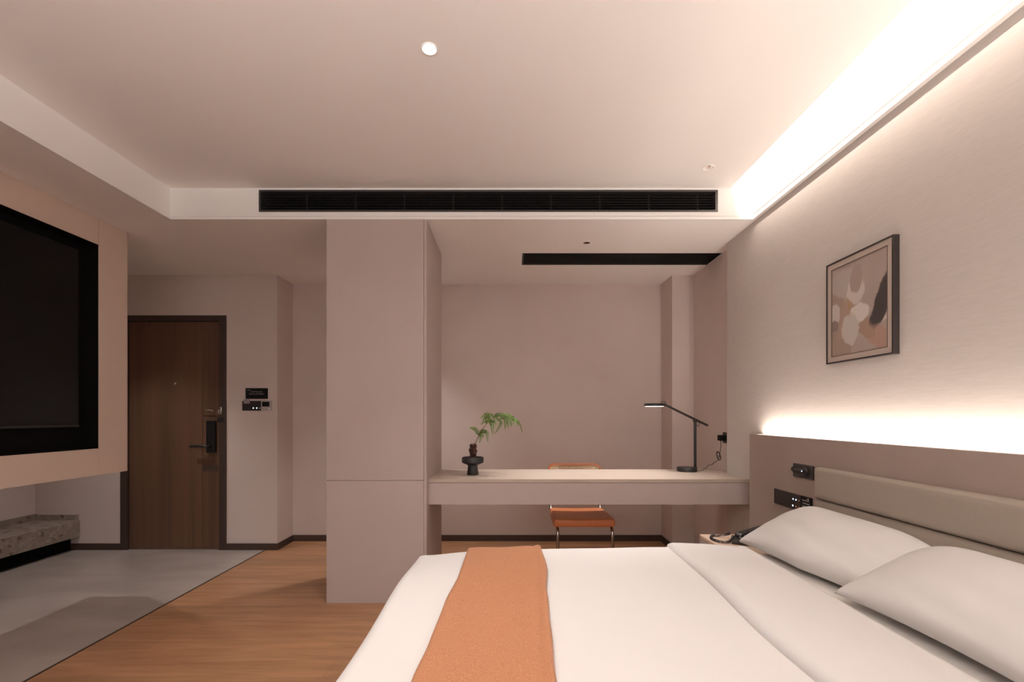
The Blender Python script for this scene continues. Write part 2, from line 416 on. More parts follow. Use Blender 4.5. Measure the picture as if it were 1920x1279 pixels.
# walls
YW = XB * F / (1363 - VX)     # where the bed wall ends
struct('wall_right', box(XB, XR + 0.12, YB, YW, 0, HI + 0.19), M_bedwall, label='pale textured wall behind the bed', cat='wall')
struct('wall_recess', box(XR, XR + 0.12, YW, YA + 0.1, 0, SOF), M_wall, label='greige recessed wall at the right end of the desk', cat='wall')
struct('wall_column', box(XK, XR, YD, YA, 0, SOF), M_wall, label='greige corner column behind the desk lamp', cat='wall')
struct('wall_alcove', box(XC - 0.1, XR, YA, YA + 0.1, 0, SOF), M_wall, label='plain greige wall behind the desk', cat='wall')
DX0, DX1, DZ = -3.49, -2.544, 2.10
struct('wall_door_backing', box(XL, XC, YA, YA + 0.05, -0.06, SOF), M_wall)  # added slab behind the door, blocks world light under the leaf
bm = newbm()
add_box(bm, XL, DX0, YD, YA, 0, SOF); add_box(bm, DX1, XC, YD, YA, 0, SOF); add_box(bm, DX0, DX1, YD, YA, DZ, SOF)
struct('wall_entrance', bm, M_wall, label='greige wall around the dark entrance door', cat='wall')
struct('wall_left', box(XL - 0.1, XL, YB, YD, 0, SOF), M_wall, label='left wall behind the terrazzo bench', cat='wall')
WX0, WX1, WZ0, WZ1 = -2.0, 1.1, 0.12, 2.35     # opening added behind the camera for soft fill daylight
bm = newbm()
add_box(bm, XL, WX0, YB - 0.1, YB, 0, HI + 0.2); add_box(bm, WX1, XR, YB - 0.1, YB, 0, HI + 0.2)
add_box(bm, WX0, WX1, YB - 0.1, YB, 0, WZ0); add_box(bm, WX0, WX1, YB - 0.1, YB, WZ1, HI + 0.2)
struct('wall_back', bm, M_wall)
bm = newbm()
for xx in (WX0, (WX0 + WX1) / 2 - 0.02, WX1 - 0.04): add_box(bm, xx, xx + 0.04, YB - 0.08, YB - 0.03, WZ0, WZ1)
add_box(bm, WX0, WX1, YB - 0.08, YB - 0.03, WZ0, WZ0 + 0.04); add_box(bm, WX0, WX1, YB - 0.08, YB - 0.03, WZ1 - 0.04, WZ1)
struct('added_window_1', bm, M_black)  # frame of the added opening, unseen, serves the fill daylight
pt = area('added_window_portal', ((WX0 + WX1) / 2, YB - 0.09, (WZ0 + WZ1) / 2), (PI / 2, 0, 0), WX1 - WX0, WZ1 - WZ0, 1.0, (1, 1, 1))
pt.data.cycles.is_portal = True
# baseboards
def bb(name, *a): struct(name, box(*a, bev=0.002), M_base, label=None)
bb('baseboard_entrance', DX1, XC, YD - 0.012, YD, 0, 0.058)
bb('baseboard_entrance_left', XL, DX0, YD - 0.012, YD, 0, 0.058)
bb('baseboard_corner', XC, XC + 0.012, YD - 0.012, YA, 0, 0.058)
bb('baseboard_alcove', XC + 0.012, XK, YA - 0.012, YA, 0, 0.058)
bb('baseboard_column', XK - 0.012, XK, YD - 0.012, YA - 0.012, 0, 0.058)
bb('baseboard_column_front', XK, XR, YD - 0.012, YD, 0, 0.058)
bb('baseboard_recess', XR - 0.012, XR, YW, YD - 0.012, 0, 0.058)

# entrance door
door = thing('door_1', 'dark walnut entrance door with vertical grain, peephole and black lock', 'door', ((DX0 + DX1) / 2, YD, 0)); door['kind'] = 'structure'
FW = 0.062
bm = newbm()
add_box(bm, DX0, DX0 + FW, YD - 0.012, YD + 0.09, 0, DZ, 0.002); add_box(bm, DX1 - FW, DX1, YD - 0.012, YD + 0.09, 0, DZ, 0.002)
add_box(bm, DX0 + FW, DX1 - FW, YD - 0.012, YD + 0.09, DZ - 0.05, DZ, 0.002)
obj('door_frame', bm, M_doorf, door)
xg = (378.5 - VX) * YD / F
bm = newbm()
add_box(bm, DX0 + FW + 0.003, xg - 0.003, YD + 0.010, YD + 0.05, 0.006, DZ - 0.053, 0.002)
add_box(bm, xg + 0.003, DX1 - FW - 0.003, YD + 0.010, YD + 0.05, 0.006, DZ - 0.053, 0.002)
add_box(bm, xg - 0.003, xg + 0.003, YD + 0.016, YD + 0.05, 0.006, DZ - 0.053)
obj('door_leaf', bm, M_door, door)
def PX(px, Y): return (px - VX) * Y / F
def PZ(py, Y): return CAM_H - (py - VY) * Y / F
ys = YD + 0.010
bm = newbm(); add_lathe(bm, [(0.0, -0.006), (0.008, -0.006), (0.011, -0.003), (0.011, 0.0)], (PX(327, YD), ys, PZ(719.5, YD)), 20, 'Y')
obj('peephole', bm, M_chrome, door, True)
bm = newbm(); add_box(bm, PX(389, ys), PX(406.5, ys), ys - 0.022, ys, PZ(848.5, ys), PZ(789, ys), 0.006, 3)
lockp = obj('lock_plate', bm, M_blackm, door)
bm = newbm()
hx0, hx1, hz = PX(365, ys), PX(397, ys), PZ(836, ys)
add_tube(bm, [(hx1, ys - 0.02, hz), (hx1, ys - 0.055, hz), (hx1 - 0.012, ys - 0.062, hz), (hx0, ys - 0.062, hz)], 0.0105, 12)
obj('door_handle', bm, M_black, door, True)
# chrome swing guard
bm = newbm()
gz = PZ(770, ys)
add_tube(bm, [(PX(381, ys), ys, gz + 0.004), (PX(381, ys), ys - 0.03, gz + 0.004), (PX(402, ys), ys - 0.03, gz + 0.002), (PX(403.5, ys), ys - 0.02, gz - 0.02)], 0.0045, 8)
obj('swing_guard', bm, M_chrome, door, True)
bm = newbm(); kx = PX(413.5, YD - 0.012); yk = YD - 0.012
add_box(bm, kx - 0.010, kx + 0.010, yk - 0.004, yk, gz - 0.035, gz + 0.03, 0.002)
add_tube(bm, [(kx, yk - 0.004, gz), (kx, yk - 0.03, gz), (kx - 0.004, yk - 0.03, gz - 0.022), (kx + 0.008, yk - 0.03, gz - 0.022)], 0.004, 8)
obj('guard_keeper', bm, M_chrome, door, True)
bm = newbm(); add_box(bm, PX(379.5, ys), PX(409, ys), ys - 0.001, ys, PZ(884, ys), PZ(871.5, ys))  # thin dark sheet standing in for a shaded recess in the leaf
obj('recess_shadow', bm, M_doorf, door)
bm = newbm(); add_box(bm, PX(408.5, YD), DX1 - 0.01, YD - 0.0125, YD - 0.011, PZ(792, YD), PZ(783, YD))
obj('strike', bm, M_black, door)

# ------------------------------------------------------------------ entrance wall controls
def pseudo_line(bm, x0, x1, y, z, h, n, seed):
    """a line of tiny printed characters too small to read"""
    rnd = random.Random(seed); wch = (x1 - x0) / n
    for i in range(n):
        cx = x0 + wch * (i + 0.08); cw = wch * 0.8
        for k in range(3):
            zz = z + h * (0.1 + 0.38 * k)
            if rnd.random() < 0.8: add_box(bm, cx, cx + cw * rnd.uniform(0.6, 1), y - 0.0004, y, zz, zz + h * 0.10)
        for k in range(2):
            xx = cx + cw * rnd.uniform(0.1, 0.85)
            add_box(bm, xx, xx + cw * 0.12, y - 0.0004, y, z, z + h * rnd.uniform(0.6, 1))
yw = YD
sign = thing('wall_sign', 'small black sign with two lines of tiny pale print above the switches by the door', 'sign', (PX(481, yw), yw, PZ(748, yw)))
obj('sign_plate', box(PX(461, yw), PX(502.5, yw), yw - 0.006, yw, PZ(748, yw), PZ(728, yw), 0.0015), M_blackm, sign)
bm = newbm()
pseudo_line(bm, PX(471.5, yw), PX(493, yw), yw - 0.006, PZ(736, yw), 0.011, 9, 3)
pseudo_line(bm, PX(468, yw), PX(496, yw), yw - 0.006, PZ(740, yw), 0.011, 11, 5)
add_box(bm, PX(464, yw), PX(471, yw), yw - 0.0064, yw - 0.006, PZ(732, yw), PZ(731.4, yw))
obj('lettering', bm, M_glyph, sign)
sw = thing('switch_panel', 'black touch switch panel with three small lights on the entrance wall', 'switch', (PX(473, yw), yw, PZ(770, yw)))
obj('switch_plate', box(PX(455, yw), PX(490.4, yw), yw - 0.009, yw, PZ(770, yw), PZ(752, yw), 0.002), M_black, sw)
for px, mm in ((476, M_ledw), (482.3, M_ledw), (488.2, M_leda)):
    bm = newbm(); add_lathe(bm, [(0, -0.0008), (0.0052 if mm is M_ledw else 0.004, -0.0008), (0.0055 if mm is M_ledw else 0.0042, 0)], (PX(px, yw), yw - 0.009, PZ(765.3, yw)), 16, 'Y')
    obj('indicator_light', bm, mm, sw)
obj('sticker', box(PX(458, yw), PX(469.5, yw), yw - 0.0105, yw - 0.009, PZ(757, yw), PZ(748.8, yw)), M_stick, sw)['label'] = 'pale paper sticker on the panel'
th = thing('thermostat', 'pale grey thermostat with black display next to the switch panel', 'thermostat', (PX(500, yw), yw, PZ(769, yw)))
obj('thermostat_body', box(PX(491, yw), PX(510.5, yw), yw - 0.014, yw, PZ(769, yw), PZ(751.5, yw), 0.003, 3), M_thermo, th)
obj('display', box(PX(493, yw), PX(506.7, yw), yw - 0.0148, yw - 0.0138, PZ(762.5, yw), PZ(753.5, yw)), M_blackm, th)
obj('button', box(PX(505, yw), PX(508.2, yw), yw - 0.0155, yw - 0.014, PZ(768, yw), PZ(765.6, yw), 0.0004), M_white, th)

# ------------------------------------------------------------------ television panel
TVB = CAM_H - 102.5 * 3.205 / F         # bottom height
YN1 = 2.968; YN0 = 0.95; NZ0, NZ1 = 0.992, 2.295
tvp = thing('media_unit', 'beige laminate unit hung from the ceiling around the television', 'wall unit', (XT - 0.12, 1.0, TVB))
bm = newbm(); TH = 0.26
ye = 3.205
add_box(bm, XT - TH, XT, YN1 + 0.0015, ye, TVB, SOF - 0.001, 0.0)
add_box(bm, XT - TH, XT, YN0, YN1, NZ1, SOF - 0.001); add_box(bm, XT - TH, XT, YN0, YN1, TVB, NZ0)
add_box(bm, XT - TH, XT, YB + 0.003, YN0, TVB, SOF - 0.001)
add_box(bm, XT - TH, XT - TH + 0.02, YN0, YN1, NZ0, NZ1)
add_box(bm, XT - TH, XT - 0.003, YN1, YN1 + 0.0015, TVB, NZ0)
vert_edges = [e for e in bm.edges if all(abs(v.co.y - ye) < 1e-4 for v in e.verts) and abs(e.verts[0].co.x - e.verts[1].co.x) < 1e-4]
bmesh.ops.bevel(bm, geom=vert_edges, offset=0.02, segments=4, profile=0.5, affect='EDGES')
obj('panel', bm, M_tvp, tvp)
bm = newbm(); t = 0.004; dp = 0.085
add_box(bm, XT - dp, XT - 0.002, YN1 - t, YN1, NZ0, NZ1); add_box(bm, XT - dp, XT - 0.002, YN0, YN0 + t, NZ0, NZ1)
add_box(bm, XT - dp, XT - 0.002, YN0, YN1, NZ0, NZ0 + t); add_box(bm, XT - dp, XT - 0.002, YN0, YN1, NZ1 - t, NZ1)
add_box(bm, XT - 0.16, XT - dp, YN0, YN1, NZ0, NZ1)
obj('niche_lining', bm, M_void, tvp)['label'] = 'black lined niche'
tv = thing('television', 'large black flat television set in the niche of the beige panel', 'television', (XT - 0.08, 1.95, 1.148))
sx = XT - 0.06
SY1 = 2.937 - 0.04; SY0 = 1.0; SZ0, SZ1 = 1.148, 2.235
obj('housing', box(sx - 0.03, sx - 0.004, SY0, SY1 + 0.003, SZ0 - 0.016, SZ1 + 0.003, 0.003), M_blackm, tv)
obj('screen', box(sx - 0.004, sx - 0.001, SY0 + 0.006, SY1, SZ0, SZ1), M_screen, tv)
obj('bottom_bezel', box(sx - 0.004, sx + 0.002, SY0 + 0.006, SY1, SZ0 - 0.016, SZ0 - 0.002, 0.001), M_black, tv)

# ------------------------------------------------------------------ terrazzo bench
bx = -3.856; bz0, bz1 = 0.12, 0.268; by0 = 1.2
bn = thing('stone_bench', 'grey terrazzo stone bench along the left wall below the television panel', 'bench', ((XL + bx) / 2, 2.7, 0))
obj('slab', box(XL + 0.002, bx, by0, YD - 0.002, bz0, bz1, 0.003), M_terr, bn)
bm = newbm(); add_box(bm, XL + 0.002, XL + 0.02, by0, YD - 0.002, bz1, bz1 + 0.055, 0.001); add_box(bm, XL + 0.02, bx - 0.01, YD - 0.02, YD - 0.002, bz1, bz1 + 0.048, 0.001)
obj('upstand', bm, M_terr, bn)
obj('plinth', box(XL + 0.002, bx - 0.075, by0, YD - 0.013, 0, bz0), M_void, bn)['label'] = 'recessed black plinth'

# ------------------------------------------------------------------ partition cabinet (pier)
PX0, PX1, PY0, PY1 = -1.179, -0.537, 2.974, 3.616
pc = thing('wardrobe', 'tall greige laminate wardrobe block reaching the ceiling at the left end of the desk', 'wardrobe', ((PX0 + PX1) / 2, (PY0 + PY1) / 2, 0))
zs = 0.786; e = 0.018; g = 0.0012
obj('upper_panel', box(PX0, PX1 - e - g, PY0, PY0 + e, zs + g, SOF - 0.002, 0.0008), M_pier, pc)
obj('lower_panel', box(PX0, PX1 - e - g, PY0, PY0 + e, 0.0, zs - g, 0.0008), M_pier, pc)
obj('side_panel', box(PX1 - e, PX1, PY0, PY1, 0, SOF - 0.002, 0.0025), M_pier, pc)
obj('carcass', box(PX0, PX1 - e - g, PY0 + e + g, PY1, 0, SOF - 0.002), M_pier, pc)

# ------------------------------------------------------------------ desk
DY0, DY1, DZT, DZB = 3.045, 3.616, 0.784, 0.617
dk = thing('desk', 'long wall to wall floating desk with pale top and greige apron', 'desk', (0.5, 3.33, DZB))
bm = newbm(); add_prism(bm, [(PX1, DY0), (XB, DY0), (XB, YW), (XR, YW), (XR, DY1), (PX1, DY1)], 'Z', DZT - 0.022, DZT)
obj('desktop', bm, M_desktop, dk)
obj('apron', box(PX1, XB, DY0 + 0.003, DY0 + 0.021, DZB, DZT - 0.024, 0.001), M_pier, dk)
bm = newbm(); add_box(bm, PX1, XB, DY0 + 0.021, DY1 - 0.03, DZB, DZB + 0.016)
obj('underside', bm, M_pier, dk)
obj('back_apron', box(PX1, XB, DY1 - 0.03, DY1 - 0.012, DZB, DZT - 0.024, 0.001), M_pier, dk)

# ------------------------------------------------------------------ air grilles
vg = thing('air_grille', 'long black slatted air grille in the far face of the ceiling tray', 'grille', ((VX0 + VX1) / 2, YF, VZ0))
fr = 0.012
bm = newbm()
add_box(bm, VX0, VX1, YF - 0.004, YF + 0.03, VZ0, VZ0 + fr, 0.001); add_box(bm, VX0, VX1, YF - 0.004, YF + 0.03, VZ1 - fr, VZ1, 0.001)
add_box(bm, VX0, VX0 + fr, YF - 0.004, YF + 0.03, VZ0 + fr, VZ1 - fr, 0.001); add_box(bm, VX1 - fr * 1.4, VX1, YF - 0.004, YF + 0.03, VZ0 + fr, VZ1 - fr, 0.001)
obj('grille_frame', bm, M_grille, vg)
obj('backing', box(VX0, VX1, YF + 0.05, YF + 0.06, VZ0, VZ1), M_void, vg)
ns_ = 7
for i in range(ns_):
    z = VZ0 + fr + (VZ1 - VZ0 - 2 * fr) * (i + 0.5) / ns_
    bm = newbm(); add_prism(bm, [(YF + 0.002, z - 0.0035), (YF + 0.006, z - 0.0045), (YF + 0.026, z + 0.001), (YF + 0.024, z + 0.003)], 'X', VX0 + fr, VX1 - fr * 1.4)
    obj('slat', bm, M_grille, vg)
for k in range(9):
    x = VX0 + (VX1 - VX0) * (k + 0.93) / 9.3
    bm = add_box(newbm(), x - 0.004, x + 0.004, YF + 0.028, YF + 0.034, VZ0 + fr, VZ1 - fr)
    obj('mullion', bm, M_grille, vg)
sg = thing('return_grille', 'narrow black air slot in the lower ceiling above the desk', 'grille', ((SLX0 + SLX1) / 2, 3.74, SOF))
bm = newbm(); zt = SOF + 0.09
add_box(bm, SLX0 - 0.002, SLX0, SLY0, SLY1, SOF, zt); add_box(bm, SLX1 - 0.003, SLX1 - 0.001, SLY0, SLY1, SOF, zt)
add_box(bm, SLX0, SLX1 - 0.001, SLY0 - 0.002, SLY0, SOF, zt); add_box(bm, SLX0, SLX1 - 0.001, SLY1, SLY1 + 0.002, SOF, zt)
add_box(bm, SLX0, SLX1 - 0.001, SLY0, SLY1, zt, zt + 0.002)
obj('slot_box', bm, M_void, sg)
bm = newbm(); f2 = 0.012
add_box(bm, SLX0, SLX0 + f2, SLY0, SLY1, SOF - 0.001, SOF + 0.006)
add_box(bm, SLX0 + f2, SLX1 - 0.001, SLY0, SLY0 + f2, SOF - 0.001, SOF + 0.006); add_box(bm, SLX0 + f2, SLX1 - 0.001, SLY1 - f2, SLY1, SOF - 0.001, SOF + 0.006)
obj('slot_frame', bm, M_grille, sg)
for i in range(11):
    y = SLY0 + f2 + (SLY1 - SLY0 - 2 * f2) * (i + 0.5) / 11
    bm = newbm(); add_prism(bm, [(y - 0.006, SOF + 0.003), (y - 0.005, SOF + 0.002), (y + 0.006, SOF + 0.016), (y + 0.005, SOF + 0.017)], 'X', SLX0 + f2, SLX1 - 0.003)
    obj('slat', bm, M_grille, sg)

# ------------------------------------------------------------------ downlights
def downlight(l, lens, cup, label, r=0.031, depth=0.03, inner=0.8):
    x, y, z = l
    t = thing('downlight', label, 'ceiling light', (x, y, z))
    bm = newbm(); add_lathe(bm, [(r - 0.003, 0.001), (r - 0.003, -0.003), (r, -0.004), (r + 0.002, -0.002), (r + 0.002, 0.001)], (x, y, z), 40)
    obj('trim_ring', bm, M_white, t, True, auto=40)
    bm = newbm(); add_lathe(bm, [(r - 0.003, 0.0), (r * inner, depth * 0.5), (r * inner * 0.85, depth)], (x, y, z), 40)
    obj('reflector', bm, cup, t, True)
    bm = newbm(); add_lathe(bm, [(0, depth * 0.98), (r * inner * 0.86, depth)], (x, y, z), 32)
    obj('lens', bm, lens, t)
    return t
downlight(L_BED, M_lens, M_cupw, 'brightly lit round downlight in the raised ceiling over the foot of the bed', depth=0.012)
downlight(L_NIGHT, M_lensdim, M_cupw, 'small dim round downlight in the raised ceiling near the bright slot', depth=0.018, inner=0.62)
downlight(L_DESK, M_lensdim, M_cup, 'small round downlight with dark bronze reflector in the lower ceiling above the desk', r=0.0275, depth=0.035)
downlight(L_HALL, M_lens, M_cup, 'small round downlight in the lower ceiling behind the wardrobe block', r=0.0275, depth=0.035)
downlight(L_DOOR, M_lens, M_cup, 'small round downlight in the lower ceiling in front of the entrance door', r=0.0275, depth=0.035)
downlight(L_BACK_FILL, M_lens, M_cupw, 'added round downlight for fill in the raised ceiling behind the viewer', depth=0.012)

# ------------------------------------------------------------------ cove and headboard tapes
o = obj('cove_light_strip', box(SLOT - 0.012, SLOT + 0.002, YB + 0.05, YF - 0.05, HI + 0.018, HI + 0.052, 0.001), M_led)
tag(o, 'warm led strip hidden in the ceiling slot above the bed wall', 'light strip')

# ------------------------------------------------------------------ headboard
HBX = 1.50; HZT = 1.086; HY1 = 2.91; HY0 = -0.2
hb = thing('headboard', 'wide taupe headboard panel with long padded cushions and glowing top edge', 'headboard', (1.54, 1.4, 0))
obj('panel', box(HBX, HBX + 0.036, HY0, HY1, 0, HZT, 0.001), M_headb, hb)
bm = newbm(); add_box(bm, HBX + 0.036, XB - 0.001, HY0, HY1, 0.0, HZT - 0.026)
add_box(bm, HBX + 0.036, XB - 0.001, HY1 - 0.018, HY1, HZT - 0.026, HZT)
obj('carcass', bm, M_headb, hb)
def cushion(y0, y1, z0, z1, x0, th):
    bm = newbm(); add_box(bm, x0 - th, x0, y0, y1, z0, z1)
    es = [e for e in bm.edges if all(v.co.x < x0 - th + 1e-4 for v in e.verts)]
    bmesh.ops.bevel(bm, geom=es, offset=0.030, segments=8, profile=0.5, affect='EDGES')
    return bm
for (z0, z1) in ((0.803, 0.953), (0.640, 0.801), (0.48, 0.638)):
    obj('cushion', cushion(0.40, 2.235, z0, z1, HBX, 0.048), M_fab, hb, True, auto=50)
o = obj('led_strip', box(1.545, 1.560, 0.05, HY1 - 0.03, 1.060, 1.064), M_led, hb); o['label'] = 'warm glowing strip behind the top edge'

# upper socket plate
so = thing('socket_plate', 'black plate with a round reading lamp holder on the headboard left of the cushion', 'socket', (HBX, 2.366, 0.882))
sy0, sy1 = 2.288, 2.448
obj('plate', box(HBX - 0.010, HBX, sy0, sy1, 0.882, 0.951, 0.003, 3), M_black, so)
bm = newbm(); add_tube(bm, [(HBX - 0.015, sy0 + 0.045, 0.921), (HBX - 0.015, sy1 - 0.012, 0.921)], 0.013, 16)
add_lathe(bm, [(0.026, 0.0), (0.024, -0.010), (0, -0.011)], (HBX - 0.010, sy0 + 0.062, 0.916), 24, 'X')
obj('reading_lamp', bm, M_black, so, True, auto=40)
bm = newbm(); add_lathe(bm, [(0, -0.001), (0.0035, 0)], (HBX - 0.0295, sy0 + 0.055, 0.921), 12, 'X'); obj('lamp_dot', bm, M_ledw, so)
# lower touch panel
tp = thing('touch_panel', 'black touch panel with six glowing icons on the headboard above the nightstand', 'switch', (HBX, 2.5, 0.708))
obj('plate', box(HBX - 0.009, HBX, 2.386, 2.626, 0.708, 0.790, 0.002), M_black, tp)
for (px, row, mm, rr) in ((1487, 0, M_ledw, .0045), (1492.5, 0, M_ledw, .0045), (1498, 0, M_leda, .0028), (1486.5, 1, M_ledw, .005), (1492.5, 1, M_leda, .0038), (1498, 1, M_leda, .003)):
    Y = (HBX - 0.009) * F / (px - VX)
    bm = newbm(); add_lathe(bm, [(0, -0.0006), (rr, -0.0006), (rr, 0)], (HBX - 0.009, Y, 0.762 - 0.035 * row), 14, 'X')
    obj('icon_light', bm, mm, tp)
cd = thing('printed_card', 'small black card with grey print beside the touch panel', 'card', (HBX, 2.343, 0.708))
obj('card', box(HBX - 0.009, HBX, 2.302, 2.384, 0.708, 0.790, 0.001), M_blackm, cd)
bm = newbm()
for k in range(4):
    z = 0.772 - 0.015 * k
    a = 2.372 - 0.004 * (k % 2)
    bm2 = add_prism(bm, [(a, z - 0.003), (a, z + 0.0015), (a - 0.055, z + 0.0015), (a - 0.055, z - 0.003)], 'X', HBX - 0.0094, HBX - 0.009)
add_prism(bm, [(2.338, 0.776), (2.324, 0.786), (2.318, 0.786), (2.318, 0.770), (2.322, 0.770), (2.322, 0.780)], 'X', HBX - 0.0094, HBX - 0.009)
obj('print', bm, M_glyph, cd)

# ------------------------------------------------------------------ bed
BX0, BX1, BY0, BY1 = -0.40, 1.452, 0.44, 2.235
bed = thing('bed', 'wide double bed with white mattress against the padded headboard', 'bed', ((BX0 + BX1) / 2, (BY0 + BY1) / 2, 0))
obj('bed_base', box(BX0 + 0.06, BX1, BY0 + 0.05, BY1 - 0.05, 0.0, 0.26, 0.01), M_headb, bed)
obj('mattress', box(BX0, BX1, BY0, BY1, 0.26, 0.508, 0.05, 5), M_sheet, bed, True, auto=50)
obj('fitted_sheet', box(0.80, BX1, BY0, BY1, 0.40, 0.542, 0.03, 5), M_sheet, bed, True, auto=50)

def hsh(x, y):
    return (math.sin(3.1 * x + 1.7 * y) + math.sin(5.3 * y - 2.2 * x + 1.0) * 0.6 + math.sin(9.7 * x + 6.1 * y) * 0.25)
def cover_mesh(X0, X1, Y0, Y1, ztop, zbot, r, nu=90, nv=90, puff=0.004, open_x1=True, thick=0.02):
    """a cover lying on the mattress: top with rounded edges hanging over three sides"""
    bm = newbm(); drop = ztop - zbot
    arc = r * PI / 2; ext = arc + (drop - r)
    def m(u, lo, hi, open_hi=False):
        # u is the cloth coordinate; returns (position, drop)
        if u < lo + r:
            s = lo + r - u
            if s < arc: a = s / r; return lo + r - r * math.sin(a), r * (1 - math.cos(a))
            return lo, r + (s - arc)
        if not open_hi and u > hi - r:
            s = u - (hi - r)
            if s < arc: a = s / r; return hi - r + r * math.sin(a), r * (1 - math.cos(a))
            return hi, r + (s - arc)
        return u, 0.0
    def coords(lo, hi, n, open_hi):
        a = lo + r - ext; b = hi if open_hi else hi - r + ext
        # denser on the arcs
        out = [a + (lo + r - arc - a) * i / 5 for i in range(5)] + [lo + r - arc + arc * i / 10 for i in range(10)]
        c0 = lo + r; c1 = hi if open_hi else hi - r
        out += [c0 + (c1 - c0) * i / n for i in range(n)]
        if open_hi: out.append(hi)
        else: out += [c1 + arc * i / 10 for i in range(10)] + [c1 + arc + (b - c1 - arc) * i / 5 for i in range(6)]
        return out
    us = coords(X0, X1, nu, open_x1); vs_ = coords(Y0, Y1, nv, False)
    grid = []
    for u in us:
        row = []
        for v in vs_:
            x, dx = m(u, X0, X1, open_x1); y, dy = m(v, Y0, Y1)
            d = min(math.hypot(dx, dy) if dx < r and dy < r else max(dx, dy) + 0.3 * min(dx, dy), drop)
            top = max(0.0, 1 - d / r)
            z = ztop - d + puff * hsh(u * 1.3, v * 1.3) * top
            # sag towards the foot corner on the far side
            sag = 0.035 * math.exp(-((u - X0) / 0.22) ** 2) * math.exp(-((v - Y1) / 0.30) ** 2)
            z -= sag * top
            if d > r:
                x += 0.006 * math.sin(v * 14 + 1) * (1 if dx > r else 0); y += 0.006 * math.sin(u * 13) * (1 if dy > r else 0)
            if dx > 0 or u < X0 + 0.1: x += 0.006 * math.sin(v * 5.5 + 0.5)
            row.append(bm.verts.new((x, y, z)))
        grid.append(row)
    for a, b in zip(grid[:-1], grid[1:]):
        for i in range(len(a) - 1): bm.faces.new((a[i], a[i + 1], b[i + 1], b[i]))
    return bm
dv = obj('duvet', cover_mesh(-0.445, 0.90, 0.40, 2.275, 0.562, 0.16, 0.05), M_lin, None, True)
sol = dv.modifiers.new('s', 'SOLIDIFY'); sol.thickness = 0.012; sol.offset = -1
tag(dv, 'smooth white duvet covering the lower bed and hanging over its edges', 'duvet')
# folded-back band of the duvet
def band():
    bm = newbm()
    prof = []   # (x, z) cross section : rolled edge on the left, slopes to the right and tucks
    N = 26
    xs0, xs1 = 0.745, 1.135
    rows = []
    ny = 60; Ya, Yb = 0.41, 2.272; r = 0.045
    ext = r * PI / 2 + 0.30
    vv = [Ya + r - ext + (ext) * i / 14 for i in range(14)] + [Ya + r + (Yb - Ya - 2 * r) * i / ny for i in range(ny)] + [Yb - r + ext * i / 14 for i in range(15)]
    for v in vv:
        if v < Ya + r: s = Ya + r - v; sg_ = -1; c = Ya + r
        elif v > Yb - r: s = v - (Yb - r); sg_ = 1; c = Yb - r
        else: s = 0; sg_ = 0; c = v
        if s > 0:
            if s < r * PI / 2: a = s / r; y = c + sg_ * r * math.sin(a); d = r * (1 - math.cos(a)); ny_, nz_ = sg_ * math.sin(a), math.cos(a)
            else: y = c + sg_ * r; d = r + s - r * PI / 2; ny_, nz_ = sg_, 0.0
        else: y = c; d = 0; ny_, nz_ = 0.0, 1.0
        w = 0.014 * math.sin(v * 3.4 + 0.6) + 0.008 * math.sin(v * 8.1)
        w2 = 0.008 * math.sin(v * 2.7 + 2.0)
        row = []
        for i in range(N + 1):
            t_ = i / N
            # thickness profile
            x = xs0 + w * (1 - t_) + w2 * t_ + (xs1 - xs0) * t_
            h = 0.034 * (1 - max(0, 1 - t_ / 0.10) ** 2) ** 0.5 * (1 - 0.20 * t_)
            if t_ > 0.95: h *= math.sqrt(max(0, 1 - ((t_ - 0.95) / 0.05) ** 2)) * 0.9 + 0.1 * (1 - (t_ - 0.95) / 0.05)
            h += 0.003 * hsh(x * 2, v * 1.2) * (1 if 0.1 < t_ < 0.92 else 0)
            base = 0.559 - 0.002 if x < 0.9 else 0.559 - 0.034 * min(1, (x - 0.9) / 0.12)
            zz = 0.559 + h - (0.0 if x < 0.9 else 0.0) - 0.014 * max(0, (t_ - 0.45) / 0.55) ** 1.6
            off = zz - 0.559
            row.append(bm.verts.new((x, y + ny_ * off, 0.559 - d + nz_ * off if s > 0 else zz)))
        rows.append(row)
    for a, b in zip(rows[:-1], rows[1:]):
        for i in range(N): bm.faces.new((a[i], a[i + 1], b[i + 1], b[i]))
    return bm
bd = obj('folded_band', band(), M_lin, dv, True); bd['label'] = 'duvet edge folded back below the pillows'
sol = bd.modifiers.new('s', 'SOLIDIFY'); sol.thickness = 0.01; sol.offset = -1

